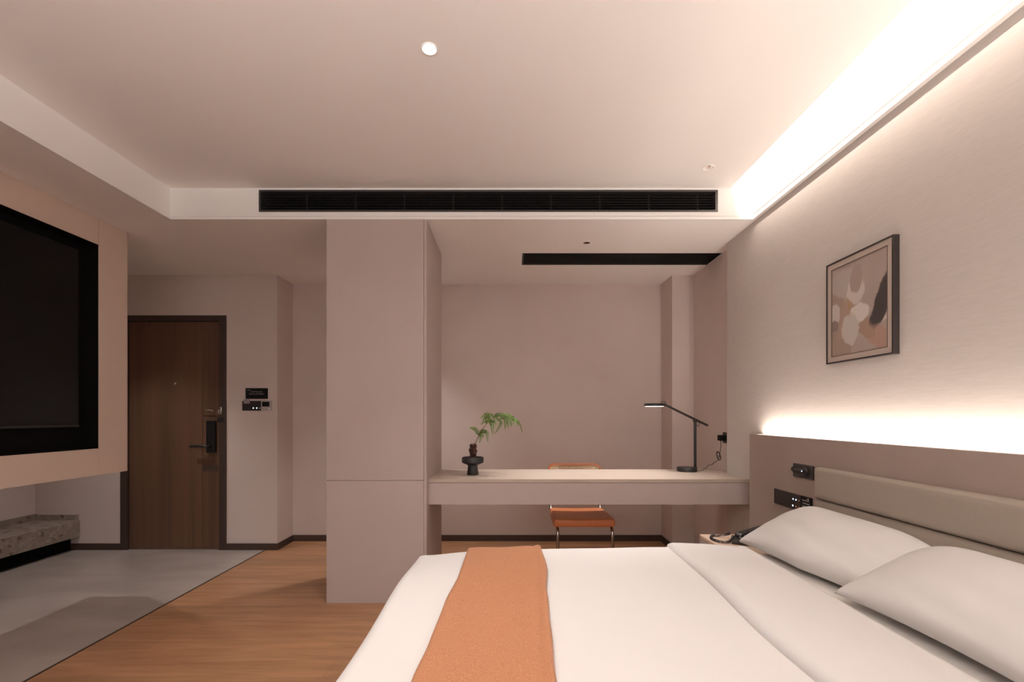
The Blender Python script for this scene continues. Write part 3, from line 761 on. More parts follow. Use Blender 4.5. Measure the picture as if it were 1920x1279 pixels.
# throw across the bed
def throw():
    bm = newbm(); rows = []
    ztop = 0.562 + 0.004; Ya, Yb = 0.396, 2.279; r = 0.054; ext = r * PI / 2 + 0.26
    vv = [Ya + r - ext + ext * i / 14 for i in range(14)] + [Ya + r + (Yb - Ya - 2 * r) * i / 80 for i in range(80)] + [Yb - r + ext * i / 16 for i in range(17)]
    def interp(tab, y):
        if y >= tab[0][0]: return tab[0][1]
        for (ya, xa), (yb, xb) in zip(tab[:-1], tab[1:]):
            if y >= yb:
                t_ = (y - yb) / (ya - yb); t_ = t_ * t_ * (3 - 2 * t_); return xb + (xa - xb) * t_
        return tab[-1][1]
    LT = [(2.2, -0.203), (1.83, -0.203), (1.55, -0.220), (1.27, -0.224), (1.10, -0.232), (0.4, -0.225)]
    RT = [(2.2, 0.143), (1.95, 0.150), (1.64, 0.128), (1.38, 0.118), (1.10, 0.106), (0.4, 0.10)]
    n = 30
    for v in vv:
        if v < Ya + r: s = Ya + r - v; sg_ = -1; c = Ya + r
        elif v > Yb - r: s = v - (Yb - r); sg_ = 1; c = Yb - r
        else: s = 0; sg_ = 0; c = v
        if s > 0:
            if s < r * PI / 2: a = s / r; y = c + sg_ * r * math.sin(a); d = r * (1 - math.cos(a))
            else: y = c + sg_ * r; d = r + s - r * PI / 2
        else: y = c; d = 0
        xa, xb = interp(LT, y), interp(RT, y)
        row = []
        for i in range(n + 1):
            t_ = i / n; x = xa + (xb - xa) * t_
            fold = 0.007 * math.exp(-((t_ - 0.965) / 0.03) ** 2) - 0.003 * math.exp(-((t_ - 0.90) / 0.025) ** 2) + 0.002 * math.sin(t_ * 9 + v * 3)
            sag = 0.035 * math.exp(-((x + 0.445) / 0.22) ** 2) * math.exp(-((v - 2.275) / 0.30) ** 2)
            z = ztop - d + (0.004 * hsh(x * 1.3, v * 1.3)) * max(0, 1 - d / 0.05) + fold - sag * max(0, 1 - d / 0.05) + 0.004
            row.append(bm.verts.new((x, y + sg_ * (0.005 if s > 0 else 0), z)))
        rows.append(row)
    for a, b in zip(rows[:-1], rows[1:]):
        for i in range(n): bm.faces.new((a[i], a[i + 1], b[i + 1], b[i]))
    return bm
tw = obj('throw_blanket', throw(), M_throw, None, True)
sol = tw.modifiers.new('s', 'SOLIDIFY'); sol.thickness = 0.006; sol.offset = 1
tag(tw, 'terracotta orange woven throw laid across the white duvet near the foot of the bed', 'throw blanket')

# pillows
def pillow_mesh(cy, hy, xf, zf, hb_, th_deg, T, seed, yaw=0.0):
    """xf,zf: front bottom edge; slopes up to the headboard"""
    bm = newbm(); N = 44; th = math.radians(th_deg)
    ex = Vector((math.cos(th), 0, math.sin(th))); en = Vector((-math.sin(th), 0, math.cos(th)))
    rnd = random.Random(seed); ph = rnd.uniform(0, 6)
    c0 = Vector((xf, cy, zf)) + ex * hb_
    top, bot = [], []
    for i in range(N + 1):
        rt, rb = [], []
        for j in range(N + 1):
            a = -1 + 2 * i / N; b = -1 + 2 * j / N
            a = math.sin(a * PI / 2) * 0.35 + a * 0.65; b = math.sin(b * PI / 2) * 0.35 + b * 0.65
            # sides pull in between the corners
            aa = a * (1 - 0.045 * (1 - b * b) ** 1.0 * abs(a) ** 3) ; bb_ = b * (1 - (0.17 if b < 0 else 0.03) * (1 - a * a) * abs(b) ** 3)
            f = ((1 - a * a) * (1 - b * b))
            t_ = T * f ** 0.36
            wr = 0.004 * math.sin(7 * a + 3 * b + ph) * f + 0.003 * math.sin(11 * b - 4 * a + ph) * f
            bend = -0.03 * b * abs(b)      # curls down at the front, leans back at the top
            p = c0 + Vector((0, 1, 0)) * aa * hy + ex * bb_ * hb_
            xsh = yaw * max(0, -a) * (1 - b) / 2
            droop = 0.05 * max(0, abs(a) - 0.45) ** 2 / 0.3 * (0.5 + 0.5 * b) * 1.15
            p = p + Vector((xsh, 0, -droop))
            rt.append(bm.verts.new(p + en * (t_ + wr + bend * 0)))
            if i in (0, N) or j in (0, N): rb.append(rt[-1])
            else: rb.append(bm.verts.new(p - en * (t_ * 0.42)))
        top.append(rt); bot.append(rb)
    for i in range(N):
        for j in range(N):
            bm.faces.new((top[i][j], top[i + 1][j], top[i + 1][j + 1], top[i][j + 1]))
            vs = [bot[i][j], bot[i][j + 1], bot[i + 1][j + 1], bot[i + 1][j]]
            u = []
            for v in vs:
                if v not in u: u.append(v)
            if len(u) > 2:
                try: bm.faces.new(u)
                except ValueError: pass
    return bm
for (cy, hy, xf, sd, lab) in ((1.925, 0.435, 1.160, 1, 'plump white pillow nearest the telephone, leaning on the headboard'),
                              (1.215, 0.435, 1.150, 2, 'plump white pillow in the near right corner, leaning on the headboard')):
    o = obj('pillow', pillow_mesh(cy, hy, xf, 0.560 + 0.010 * (sd - 1), 0.180, 33, 0.082, sd, 0.11 if sd == 1 else 0.0), M_lin, None, True)
    tag(o, lab, 'pillow', 'white pillows on the bed')

# ------------------------------------------------------------------ nightstand and telephone
NX0, NX1, NY0, NY1, NZT = 1.118, HBX, 2.292, 2.745, 0.50
nsd = thing('nightstand', 'small light wood nightstand between the bed and the desk', 'nightstand', ((NX0 + NX1) / 2, (NY0 + NY1) / 2, 0.0))
obj('top', box(NX0, NX1, NY0, NY1, NZT - 0.018, NZT, 0.0015), M_night, nsd)
obj('body', box(NX0 + 0.012, NX1, NY0 + 0.006, NY1 - 0.006, 0.06, NZT - 0.018), M_headb, nsd)
obj('drawer', box(NX0, NX0 + 0.012, NY0 + 0.004, NY1 - 0.004, 0.29, NZT - 0.021, 0.001), M_headb, nsd)
obj('drawer', box(NX0, NX0 + 0.012, NY0 + 0.004, NY1 - 0.004, 0.064, 0.287, 0.001), M_headb, nsd)
obj('base', box(NX0 + 0.03, NX1, NY0 + 0.02, NY1 - 0.02, 0.0, 0.06), M_base, nsd)
tel = thing('telephone', 'black corded telephone on the nightstand behind the far pillow', 'telephone', (1.32, 2.58, NZT))
def rotbox(bm, c, s, rot, bev=0.004):
    b2 = newbm(); add_box(b2, -s[0] / 2, s[0] / 2, -s[1] / 2, s[1] / 2, -s[2] / 2, s[2] / 2, bev, 3)
    bmesh.ops.rotate(b2, cent=(0, 0, 0), matrix=rot, verts=b2.verts); bmesh.ops.translate(b2, verts=b2.verts, vec=c)
    vm = [bm.verts.new(v.co) for v in b2.verts]
    for f in b2.faces: bm.faces.new([vm[v.index] for v in f.verts])
    b2.free(); return bm
def rz(a, rx=0, ry=0): return Matrix.Rotation(math.radians(a), 3, 'Z') @ Matrix.Rotation(math.radians(rx), 3, 'X') @ Matrix.Rotation(math.radians(ry), 3, 'Y')
cb = Vector((1.33, 2.55, NZT))
# wedge body : long axis roughly along X
bm = newbm()
R = Matrix.Rotation(math.radians(-28), 4, 'Z'); 
prof = [(-0.10, 0.0), (0.10, 0.0), (0.10, 0.042), (0.085, 0.050), (-0.085, 0.020), (-0.10, 0.012)]
b2 = newbm(); add_prism(b2, prof, 'Y', -0.075, 0.075)
bmesh.ops.bevel(b2, geom=list(b2.edges), offset=0.004, segments=2, profile=0.5, affect='EDGES')
bmesh.ops.transform(b2, matrix=Matrix.Translation(cb) @ R, verts=b2.verts)
body = obj('phone_body', b2, M_black, tel)
b2 = newbm()
for i in range(4):
    for j in range(3):
        add_box(b2, -0.065 + i * 0.022, -0.051 + i * 0.022, -0.052 + j * 0.02, -0.038 + j * 0.02, 0.0 + 0.0295 + i * 0.0078, 0.035 + i * 0.0078, 0.001)
bmesh.ops.transform(b2, matrix=Matrix.Translation(cb) @ R, verts=b2.verts)
obj('keypad', b2, mat('dark_grey_keys', (0.07, 0.065, 0.065), 0.4), tel)
# handset lying on the far side of the body
b2 = newbm()
hp = [(-0.105, 0.014), (-0.105, 0.042), (-0.088, 0.050), (0.088, 0.050), (0.105, 0.042), (0.105, 0.014), (0.070, 0.010), (0.055, 0.026), (-0.055, 0.026), (-0.070, 0.010)]
add_prism(b2, hp, 'Y', -0.024, 0.024)
bmesh.ops.bevel(b2, geom=list(b2.edges), offset=0.005, segments=3, profile=0.5, affect='EDGES')
bmesh.ops.transform(b2, matrix=Matrix.Translation(cb + Vector((0.035, 0.058, 0.014))) @ Matrix.Rotation(math.radians(16), 4, 'Z') @ Matrix.Rotation(math.radians(-9), 4, 'Y'), verts=b2.verts)
obj('handset', b2, M_black, tel, True, auto=50)
# coiled cord
path = smooth_path([(1.248, 2.60, NZT + 0.028), (1.225, 2.57, NZT + 0.014), (1.19, 2.545, NZT + 0.008), (1.15, 2.56, NZT + 0.008), (1.135, 2.62, NZT + 0.008), (1.165, 2.68, NZT + 0.008), (1.21, 2.68, NZT + 0.010), (1.24, 2.655, NZT + 0.022), (1.252, 2.64, NZT + 0.034)], 60)
coil = []
acc = 0.0
for i, p in enumerate(path):
    q = path[min(i + 1, len(path) - 1)]; pr = path[max(i - 1, 0)]
    d = (q - pr); 
    if d.length < 1e-9: continue
    d.normalize(); s_ = d.cross(Vector((0, 0, 1))).normalized(); t_ = s_.cross(d)
    if i: acc += (p - pr0).length
    pr0 = p
    a = acc / 0.0062 * 2 * PI
    coil.append(p + s_ * 0.0062 * math.cos(a) + t_ * 0.0062 * math.sin(a))
bm = newbm(); add_tube(bm, coil, 0.0016, 5)
obj('coiled_cord', bm, M_cable, tel, True)

# ------------------------------------------------------------------ desk chair (cantilever, cane back)
chair = thing('desk_chair', 'cantilever chair with orange leather seat and cane backrest tucked under the desk', 'chair', (0.545, 3.62, 0))
cxL, cxR = 0.336, 0.752
bm = newbm(); add_box(bm, 0.312, 0.762, 3.36, 3.80, 0.392, 0.452)
bmesh.ops.subdivide_edges(bm, edges=bm.edges, cuts=1, use_grid_fill=True)
for v in bm.verts:
    if v.co.y > 3.7: v.co.x = 0.537 + (v.co.x - 0.537) * 0.95 - 0.0
    if abs(v.co.x - 0.537) < 0.05 and v.co.z > 0.44: v.co.z -= 0.004
bmesh.ops.bevel(bm, geom=[e for e in bm.edges if len(e.link_faces) == 2 and e.calc_face_angle(0) > 1.0], offset=0.018, segments=5, profile=0.5, affect='EDGES')
obj('seat', bm, M_leather, chair, True, auto=60)
bm = newbm()
for s in (0, 1):
    x = cxL if s == 0 else cxR - 0.008
    xf = x + (0.008 if s == 0 else -0.002)
    xb = x + (0.016 if s == 0 else -0.010)
    p = [(xb, 3.962, 0.755), (xb, 3.935, 0.62), (x, 3.885, 0.49), (x, 3.84, 0.425), (x, 3.78, 0.398), (xf, 3.6, 0.388), (xf, 3.45, 0.386), (xf, 3.40, 0.375), (xf, 3.375, 0.34), (xf, 3.37, 0.28), (xf, 3.37, 0.1), (xf, 3.375, 0.04), (xf, 3.41, 0.014), (xf, 3.5, 0.012), (x, 3.86, 0.012)]
    add_tube(bm, smooth_path(p, 6), 0.0115, 12)
add_tube(bm, [(cxL, 3.86, 0.012), ((cxL + cxR) / 2, 3.875, 0.012), (cxR - 0.008, 3.86, 0.012)], 0.0115, 12)
obj('tube_frame', bm, M_tube, chair, True)
# backrest: rounded bentwood frame with cane
def rrect(x0, x1, z0, z1, r, n=6):
    out = []
    for (cx, cz, a0) in ((x1 - r, z1 - r, 0), (x0 + r, z1 - r, 90), (x0 + r, z0 + r, 180), (x1 - r, z0 + r, 270)):
        for k in range(n + 1):
            a = math.radians(a0 + 90 * k / n); out.append((cx + r * math.cos(a), cz + r * math.sin(a)))
    return out
bX0, bX1, bZ0, bZ1 = 0.318, 0.772, 0.575, 0.795
def backy(z): return 3.915 + (z - 0.58) * 0.17
bm = newbm()
o_, i_ = rrect(bX0, bX1, bZ0, bZ1, 0.055), rrect(bX0 + 0.015, bX1 - 0.015, bZ0 + 0.015, bZ1 - 0.013, 0.044)
rings = []
for loop, dy in ((o_, -0.011), (i_, -0.011), (i_, 0.011), (o_, 0.011)):
    rings.append([bm.verts.new((x, backy(z) + dy - 0.03 * (1 - ((x - 0.5435) / 0.23) ** 2) * -1, z)) for x, z in loop])
nn = len(o_)
for a, b in ((0, 1), (1, 2), (2, 3), (3, 0)):
    for k in range(nn): bm.faces.new((rings[a][k], rings[a][(k + 1) % nn], rings[b][(k + 1) % nn], rings[b][k]))
bk = obj('backrest', bm, M_rwood, chair, True, auto=50)
bm = newbm()
def cy_(x, z): return backy(z) + 0.03 * (1 - ((x - 0.5435) / 0.23) ** 2)
nx, nz = 54, 24; x0, x1, z0, z1 = bX0 + 0.013, bX1 - 0.013, bZ0 + 0.013, bZ1 - 0.011
def inside(x, z):
    r = 0.040; dx = max(x0 + r - x, x - (x1 - r), 0); dz = max(z0 + r - z, z - (z1 - r), 0); return math.hypot(dx, dz) <= r + 1e-6
V = {}
def gv(i, j):
    if (i, j) not in V:
        x = x0 + (x1 - x0) * i / nx; z = z0 + (z1 - z0) * j / nz; V[(i, j)] = bm.verts.new((x, cy_(x, z), z))
    return V[(i, j)]
for i in range(nx):
    for j in range(nz):
        x = x0 + (x1 - x0) * (i + 0.5) / nx; z = z0 + (z1 - z0) * (j + 0.5) / nz
        if not inside(x, z): continue
        if i % 2 == 1 and j % 2 == 1: continue
        bm.faces.new((gv(i, j), gv(i + 1, j), gv(i + 1, j + 1), gv(i, j + 1)))
cn = obj('cane_panel', bm, M_cane, bk)
cn.modifiers.new('s', 'SOLIDIFY').thickness = 0.003

# ------------------------------------------------------------------ desk lamp
lx, ly = 1.328, 3.49
pxl = 1.389
lamp = thing('desk_lamp', 'slim black adjustable desk lamp with flat lit disc head on the desk', 'lamp', (lx, ly, DZT))
bm = newbm(); add_lathe(bm, [(0, 0), (0.070, 0), (0.073, 0.003), (0.073, 0.026), (0.070, 0.031), (0.0, 0.032)], (lx, ly, DZT), 48)
obj('base', bm, M_black, lamp, True, auto=40)
bm = newbm(); add_box(bm, pxl - 0.010, pxl + 0.010, ly - 0.006, ly + 0.006, DZT + 0.028, 1.158, 0.003, 3)
obj('pole', bm, M_black, lamp)
A = Vector((1.150, ly, 1.2 - (757.5 - 780) * ly / F)); B = Vector(((1326.5 - VX) * ly / F, ly, 1.2 - (798 - 780) * ly / F))
bm = newbm()
for dy in (-0.006, 0.006): add_tube(bm, [A + Vector((0, dy, 0)), B + Vector((0, dy, 0))], 0.0075, 10)
obj('arm', bm, M_black, lamp, True, auto=40)
bm = newbm(); hc = Vector((1.083, ly, 1.2 - (759.5 - 780) * ly / F))
add_lathe(bm, [(0, 0.012), (0.070, 0.012), (0.075, 0.008), (0.075, -0.008), (0.072, -0.010), (0.070, -0.006), (0, -0.006)], hc, 48)
hd = obj('lamp_head', bm, M_black, lamp, True, auto=40)
bm = newbm(); add_lathe(bm, [(0, -0.0115), (0.066, -0.0115), (0.070, -0.0065)], hc, 40)
obj('diffuser', bm, M_lampglow, hd)
bm = newbm(); jp = Vector((pxl, ly, 1.163))
add_tube(bm, [jp + Vector((0, -0.016, 0)), jp + Vector((0, 0.016, 0))], 0.012, 16)
obj('joint', bm, M_black, lamp, True, auto=40)
bm = newbm()
k = ly / F
add_tube(bm, smooth_path([((px - VX) * k, ly - 0.004, 1.2 - (py - 780) * k) for px, py in ((1238, 757), (1241, 753.5), (1246, 753.2), (1248, 756.5), (1246.5, 760))], 6), 0.0022, 6)
obj('cable_loop', bm, M_cable, lamp, True)
bm = newbm()
add_tube(bm, smooth_path([((px - VX) * k, ly - 0.008, 1.2 - (py - 780) * k) for px, py in ((1303, 790), (1304.5, 796), (1308, 799.5), (1310.5, 795), (1309, 791.5))], 6), 0.0022, 6)
obj('cable_loop', bm, M_cable, lamp, True)
spot('desk_lamp_light', (hc.x, hc.y, hc.z - 0.016), 4.0, 130, 0.8, NEUT, 0.05)
# cable from lamp to the plug
def wp(px, py, Y): return ((px - VX) * Y / F, Y, 1.2 - (py - 780) * Y / F)
ypl = 3.53
bm = newbm()
add_tube(bm, smooth_path([wp(1352, 827, ypl), wp(1351.5, 838, ypl), wp(1350, 850, ypl), wp(1348.5, 856, ypl), wp(1346.5, 862, ypl), wp(1339, 868, ypl), wp(1334, 872, ypl), wp(1328.5, 872.3, 3.53), wp(1325, 877, 3.53), wp(1317, 881.5, 3.51), (pxl + 0.05, 3.50, DZT + 0.004), (pxl + 0.02, 3.495, DZT + 0.004)], 6), 0.0022, 6)
obj('power_cable', bm, M_cable, lamp, True)
bm = newbm()
for q in range(4):
    o1 = 0.7 * q
    add_tube(bm, smooth_path([wp(1343.5 + o1 * .4, 848.5, ypl + 0.004 * q), wp(1346 + o1, 847 + .4 * q, ypl + 0.004 * q), wp(1349.5, 852 + q, ypl), wp(1351.5, 860, ypl + 0.003 * q), wp(1348, 862.5, ypl), wp(1344.5, 856 - q, ypl - 0.004)], 5, True), 0.0032, 6)
obj('cable_bundle', bm, M_cable, lamp, True)
# wall socket and plug
sk = thing('wall_socket', 'black wall socket on the recessed wall behind the end of the bed wall', 'socket', (XR, ypl, 0.99))
obj('socket_plate', box(XR - 0.010, XR, ypl - 0.04, ypl + 0.045, 0.993, 1.074, 0.002), M_black, sk)
pg = thing('power_adapter', 'black plug adapter of the desk lamp sticking out of the wall socket', 'plug', (1.61, ypl, 1.015))
obj('adapter_body', box(XR - 0.062, XR - 0.010, ypl - 0.022, ypl + 0.022, 1.012, 1.054, 0.004), M_blackm, pg)
bm = newbm(); add_tube(bm, [(XR - 0.045, ypl, 1.013), (XR - 0.045, ypl, 1.003)], [0.004, 0.003], 8); obj('strain_relief', bm, M_cable, pg)

# ------------------------------------------------------------------ vase and fern
vy = 3.29; vx = (886.5 - VX) * vy / F; u = vy / F
vase = obj('vase', add_lathe(newbm(), [(0, 0), (0.041, 0), (0.042, 0.002), (0.036, 0.045), (0.034, 0.062), (0.036, 0.068), (0.074, 0.085), (0.077, 0.089), (0.077, 0.120), (0.075, 0.124), (0.072, 0.124), (0.071, 0.118), (0.050, 0.096), (0.0, 0.094)], (vx, vy, DZT), 48), M_vase, None, True, auto=35)
tag(vase, 'matte black footed bowl vase holding a fern on the desk', 'vase')
fern = thing('fern', 'green fern with a shaggy brown stem standing in the black vase', 'plant', (vx, vy, DZT + 0.094))
bm = newbm(); rnd = random.Random(4)
hgt = 0.225
tr = [(vx, vy, DZT + 0.094 + hgt * i / 10) for i in range(11)]
n = 20; rings = []
for i in range(13):
    z = DZT + 0.094 + (0.115) * i / 12; rings.append([])
    rad = 0.022 + 0.004 * math.sin(i * 1.1) + (0.004 if i == 0 else 0)
    for kk in range(n):
        a = 2 * PI * kk / n; rr = rad * (1 + 0.22 * rnd.uniform(-1, 1))
        rings[-1].append(bm.verts.new((vx + 0.002 + rr * math.cos(a), vy + rr * math.sin(a), z)))
for a, b in zip(rings[:-1], rings[1:]):
    for kk in range(n): bm.faces.new((a[kk], a[(kk + 1) % n], b[(kk + 1) % n], b[kk]))
bm.faces.new(rings[0][::-1]); bm.faces.new(rings[-1])
for q in range(150):
    a = rnd.uniform(0, 2 * PI); z = DZT + 0.10 + rnd.uniform(0, 0.10); l = rnd.uniform(0.010, 0.028)
    p0 = Vector((vx + 0.018 * math.cos(a), vy + 0.018 * math.sin(a), z)); d = Vector((math.cos(a) * 0.45, math.sin(a) * 0.45, 1)).normalized()
    add_tube(bm, [p0, p0 + d * l * 0.6, p0 + d * l + Vector((math.cos(a), math.sin(a), 0)) * 0.003], [0.0022, 0.0016, 0.0005], 4)
for q in range(9):
    a = 2 * PI * q / 9; p0 = Vector((vx + 0.002 + 0.014 * math.cos(a), vy + 0.014 * math.sin(a), DZT + 0.2))
    add_tube(bm, [p0, p0 + Vector((0.004 * math.cos(a), 0.004 * math.sin(a), 0.014 + 0.008 * rnd.random()))], [0.004, 0.003], 6)
obj('shaggy_stem', bm, M_bark, fern, False)
def fp(px, py, dy=0.0): return Vector(((px - VX) * u, vy + dy, 1.2 - (py - 780) * u))
def add_pinna(bm, pts, wmax, seed, dens=1.0):
    """a pinna: midrib with pairs of small narrow leaflets"""
    rnd = random.Random(seed)
    P = smooth_path(pts, 8); L = sum((b - a).length for a, b in zip(P[:-1], P[1:]))
    n = max(8, int(L / 0.0042 * dens)); add_tube(bm, P, [0.0011 * (1 - 0.7 * i / len(P)) for i in range(len(P))], 4)
    for k in range(1, n + 1):
        t = k / (n + 1); f = t * (len(P) - 1); i = int(f); p = P[i].lerp(P[min(i + 1, len(P) - 1)], f - i)
        d = (P[min(i + 1, len(P) - 1)] - P[max(i - 1, 0)]).normalized()
        side = d.cross(Vector((0.15, -1, 0.35))).normalized(); nrm = side.cross(d).normalized()
        w = 1.15 * wmax * (math.sin(PI * min(1, t * 0.82 + 0.20)) ** 0.8) * (1 - 0.15 * rnd.random()) * (1.0 if t > .1 else 0.7)
        for s in (-1, 1):
            tip = p + side * s * w + d * w * 0.45 + nrm * rnd.uniform(-0.3, 0.1) * w - Vector((0, 0, 0.12 * w))
            hw = 0.0031
            m1 = p.lerp(tip, 0.4) + d * hw; m2 = p.lerp(tip, 0.4) - d * hw
            vs = [bm.verts.new(q) for q in (p, m2, tip, m1)]
            bm.faces.new(vs)
bm = newbm()
add_tube(bm, smooth_path([fp(887, 838), fp(893, 826), fp(900, 812, -0.01), fp(909, 799, -0.015), fp(917, 790, -0.02), fp(926, 783, -0.02), fp(945, 780, -0.02), fp(963, 786, -0.02), fp(974, 797, -0.02), fp(979, 811, -0.02)], 8), [0.0022] * 30 + [0.0014] * 43, 6)
add_tube(bm, smooth_path([fp(889, 838, 0.006), fp(895, 826, 0.01), fp(899, 815, 0.012), fp(902, 810, 0.012)], 6), 0.0014, 6)
obj('frond_stem', bm, M_stem, fern, True)
pin = [
 ([(897, 816, .01), (891, 804, .0), (881, 802.5, -.02)], .016),
 ([(899, 812, .01), (902, 818, -.01), (899.5, 831, -.03)], .013),
 ([(900, 811, .01), (912, 810, 0), (915, 829, -.02)], .015),
 ([(898, 814, .01), (903, 813, -.03), (908, 819, -.05)], .011),
 ([(899, 812, .01), (905, 806, .04), (912, 812, .06)], .012),
 ([(912, 795, -.015), (914, 776, -.03), (901.5, 785, -.05)], .016),
 ([(914, 792, -.015), (910, 789, -.04), (902.5, 796, -.06)], .013),
 ([(917, 789, -.02), (923, 795, -.04), (924.5, 815, -.06)], .019),
 ([(917, 789, -.02), (928, 789, -.05), (931, 797, -.08)], .014),
 ([(916, 790, -.02), (920, 776, .02), (928, 786, .05)], .016),
 ([(920, 787, -.02), (913, 780, .0), (905, 789, .02)], .013),
 ([(930, 783, -.02), (940, 792, -.04), (928, 813, -.05)], .013),
 ([(926, 783, -.02), (935, 777, -.03), (950, 780, -.04), (966, 786, -.05)], .015),
 ([(938, 781, -.02), (948, 787, -.05), (946.5, 805, -.07)], .015),
 ([(945, 780, -.02), (952, 787, -.05), (953, 802, -.07)], .013),
 ([(951, 781, -.02), (958, 787, -.05), (959, 800, -.06)], .012),
 ([(957, 783, -.02), (964, 788, -.04), (965.5, 799, -.06)], .011),
 ([(963, 786, -.02), (969, 790, -.04), (971, 799, -.05)], .009),
 ([(938, 781, -.02), (950, 776, .03), (958, 786, .06)], .015),
 ([(948, 780, -.02), (960, 780, .03), (967, 792, .05)], .013),
 ([(958, 783, -.02), (972, 790, -.02), (979.5, 811, -.02)], .008),
]
for i, (pp, w_) in enumerate(pin):
    bm = newbm(); add_pinna(bm, [fp(*q) for q in pp], w_, i)
    obj('leaf', bm, M_leaf, fern, recalc=False)

# ------------------------------------------------------------------ picture
pxf = 1.553; pY0, pY1, pZ0, pZ1 = 1.883, 2.283, 1.452, 1.938
pic = thing('framed_picture', 'abstract painting in beige, white and charcoal with thin black frame on the bed wall', 'picture', (XB, (pY0 + pY1) / 2, pZ0))
bm = newbm(); t = 0.007
add_box(bm, pxf, XB, pY0, pY0 + t, pZ0, pZ1, 0.0008); add_box(bm, pxf, XB, pY1 - t, pY1, pZ0, pZ1, 0.0008)
add_box(bm, pxf, XB, pY0 + t, pY1 - t, pZ0, pZ0 + t, 0.0008); add_box(bm, pxf, XB, pY0 + t, pY1 - t, pZ1 - t, pZ1, 0.0008)
obj('frame', bm, M_frame, pic)
q = 0.032
bm = newbm(); xm = pxf + 0.004
add_box(bm, xm, xm + 0.005, pY0 + t, pY0 + q, pZ0 + t, pZ1 - t); add_box(bm, xm, xm + 0.005, pY1 - q, pY1 - t, pZ0 + t, pZ1 - t)
add_box(bm, xm, xm + 0.005, pY0 + q, pY1 - q, pZ0 + t, pZ0 + q); add_box(bm, xm, xm + 0.005, pY0 + q, pY1 - q, pZ1 - q, pZ1 - t)
obj('mat_border', bm, M_matb, pic)
bm = newbm(); t2 = 0.0025
add_box(bm, xm - 0.001, xm + 0.007, pY0 + q, pY0 + q + t2, pZ0 + q, pZ1 - q); add_box(bm, xm - 0.001, xm + 0.007, pY1 - q - t2, pY1 - q, pZ0 + q, pZ1 - q)
add_box(bm, xm - 0.001, xm + 0.007, pY0 + q, pY1 - q, pZ0 + q, pZ0 + q + t2); add_box(bm, xm - 0.001, xm + 0.007, pY0 + q, pY1 - q, pZ1 - q - t2, pZ1 - q)
obj('inner_slip', bm, mat('brown_slip', (0.13, 0.09, 0.075), 0.6), pic)
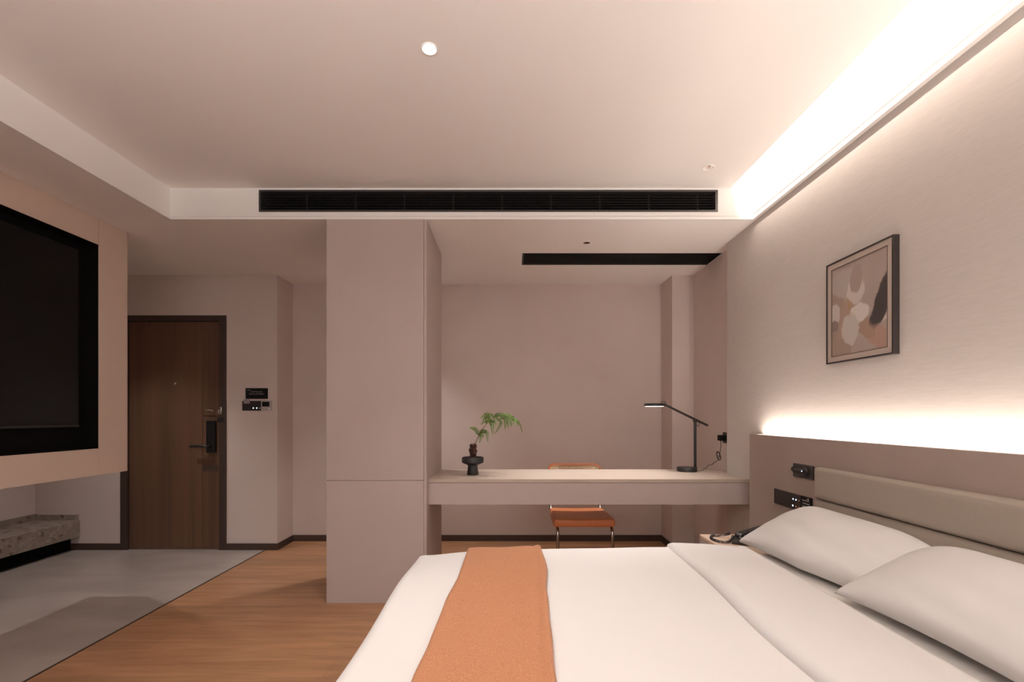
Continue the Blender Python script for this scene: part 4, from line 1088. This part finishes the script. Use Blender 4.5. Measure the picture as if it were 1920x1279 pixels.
def art_mat():
    m = mat('abstract_painting', (0.4, 0.33, 0.28), 0.6); nt, b = nodes_of(m); N = nt.nodes; L = nt.links
    tc = N.new('ShaderNodeTexCoord')
    ns = N.new('ShaderNodeTexNoise'); ns.inputs['Scale'].default_value = 9; ns.inputs['Detail'].default_value = 4
    L.new(tc.outputs['Generated'], ns.inputs['Vector'])
    off = N.new('ShaderNodeVectorMath'); off.operation = 'SUBTRACT'; L.new(ns.outputs['Color'], off.inputs[0]); off.inputs[1].default_value = (0.5, 0.5, 0.5)
    sc = N.new('ShaderNodeVectorMath'); sc.operation = 'SCALE'; L.new(off.outputs[0], sc.inputs[0]); sc.inputs['Scale'].default_value = 0.09
    ad = N.new('ShaderNodeVectorMath'); ad.operation = 'ADD'; L.new(tc.outputs['Generated'], ad.inputs[0]); L.new(sc.outputs[0], ad.inputs[1])
    cur = N.new('ShaderNodeMix'); cur.data_type = 'RGBA'
    cur.inputs['A'].default_value = (0.37, 0.305, 0.275, 1); cur.inputs['B'].default_value = (0.45, 0.385, 0.345, 1)
    n3 = N.new('ShaderNodeTexNoise'); n3.inputs['Scale'].default_value = 2.4; L.new(ad.outputs[0], n3.inputs['Vector']); L.new(n3.outputs['Fac'], cur.inputs['Factor'])
    last = cur.outputs['Result']
    # (u, v, ru, rv, angle, colour) ; u runs left to right in view, v up
    blobs = [(0.10, 0.30, 0.28, 0.45, 20, (0.36, 0.275, 0.225)), (0.30, 0.78, 0.34, 0.16, -10, (0.43, 0.385, 0.355)),
             (0.05, 0.48, 0.12, 0.12, 30, (0.56, 0.52, 0.49)), (0.30, 0.42, 0.13, 0.30, -35, (0.40, 0.29, 0.235)),
             (0.46, 0.68, 0.17, 0.15, -15, (0.60, 0.55, 0.51)), (0.47, 0.80, 0.115, 0.16, -15, (0.37, 0.30, 0.265)),
             (0.86, 0.12, 0.30, 0.11, -25, (0.42, 0.28, 0.235)), (0.62, 0.27, 0.22, 0.10, -40, (0.37, 0.25, 0.20)),
             (0.52, 0.42, 0.18, 0.11, 5, (0.66, 0.62, 0.585)), (0.36, 0.27, 0.17, 0.17, -35, (0.55, 0.51, 0.475)),
             (0.38, 0.17, 0.05, 0.10, 0, (0.55, 0.51, 0.475)), (0.95, 0.36, 0.17, 0.075, 15, (0.60, 0.56, 0.52)),
             (0.95, 0.52, 0.135, 0.36, -36, (0.062, 0.050, 0.050)), (0.33, 0.52, 0.012, 0.055, 35, (0.42, 0.26, 0.09)),
             (0.05, 0.35, 0.08, 0.07, 0, (0.26, 0.20, 0.19))]
    for (u0, v0, ru, rv, ang, col) in blobs:
        sub = N.new('ShaderNodeVectorMath'); sub.operation = 'SUBTRACT'; L.new(ad.outputs[0], sub.inputs[0]); sub.inputs[1].default_value = (0, 1 - u0, v0)
        mp = N.new('ShaderNodeMapping'); mp.vector_type = 'POINT'; mp.inputs['Rotation'].default_value = (math.radians(ang), 0, 0)
        L.new(sub.outputs[0], mp.inputs[0])
        m2 = N.new('ShaderNodeVectorMath'); m2.operation = 'MULTIPLY'; L.new(mp.outputs[0], m2.inputs[0]); m2.inputs[1].default_value = (0, 1 / ru, 1 / rv)
        ln = N.new('ShaderNodeVectorMath'); ln.operation = 'LENGTH'; L.new(m2.outputs[0], ln.inputs[0])
        mr = N.new('ShaderNodeMapRange'); mr.inputs['From Min'].default_value = 1.05; mr.inputs['From Max'].default_value = 0.9; L.new(ln.outputs['Value'], mr.inputs['Value'])
        mx = N.new('ShaderNodeMix'); mx.data_type = 'RGBA'; L.new(mr.outputs[0], mx.inputs['Factor']); L.new(last, mx.inputs['A']); mx.inputs['B'].default_value = (*col, 1)
        last = mx.outputs['Result']
    L.new(last, b.inputs['Base Color'])
    return m
obj('painting', box(xm + 0.003, xm + 0.008, pY0 + q + t2, pY1 - q - t2, pZ0 + q + t2, pZ1 - q - t2), art_mat(), pic)

# ------------------------------------------------------------------ added fill uplight behind the camera, shaped as a floor lamp
fl = thing('fill_floor_lamp', 'slim black uplight floor lamp with open bowl, added behind the viewer for fill light', 'lamp', (FLX, FLY, 0))
obj('base', add_lathe(newbm(), [(0, 0), (0.14, 0), (0.14, 0.012), (0.0, 0.02)], (FLX, FLY, 0), 40), M_black, fl, True, auto=40)
obj('pole', add_tube(newbm(), [(FLX, FLY, 0.015), (FLX, FLY, 1.56)], 0.011, 12), M_black, fl, True, auto=40)
obj('bowl', add_lathe(newbm(), [(0.0, 1.55), (0.06, 1.56), (0.15, 1.63), (0.155, 1.64), (0.148, 1.64), (0.06, 1.575), (0, 1.57)], (FLX, FLY, 0), 40), M_black, fl, True, auto=40)
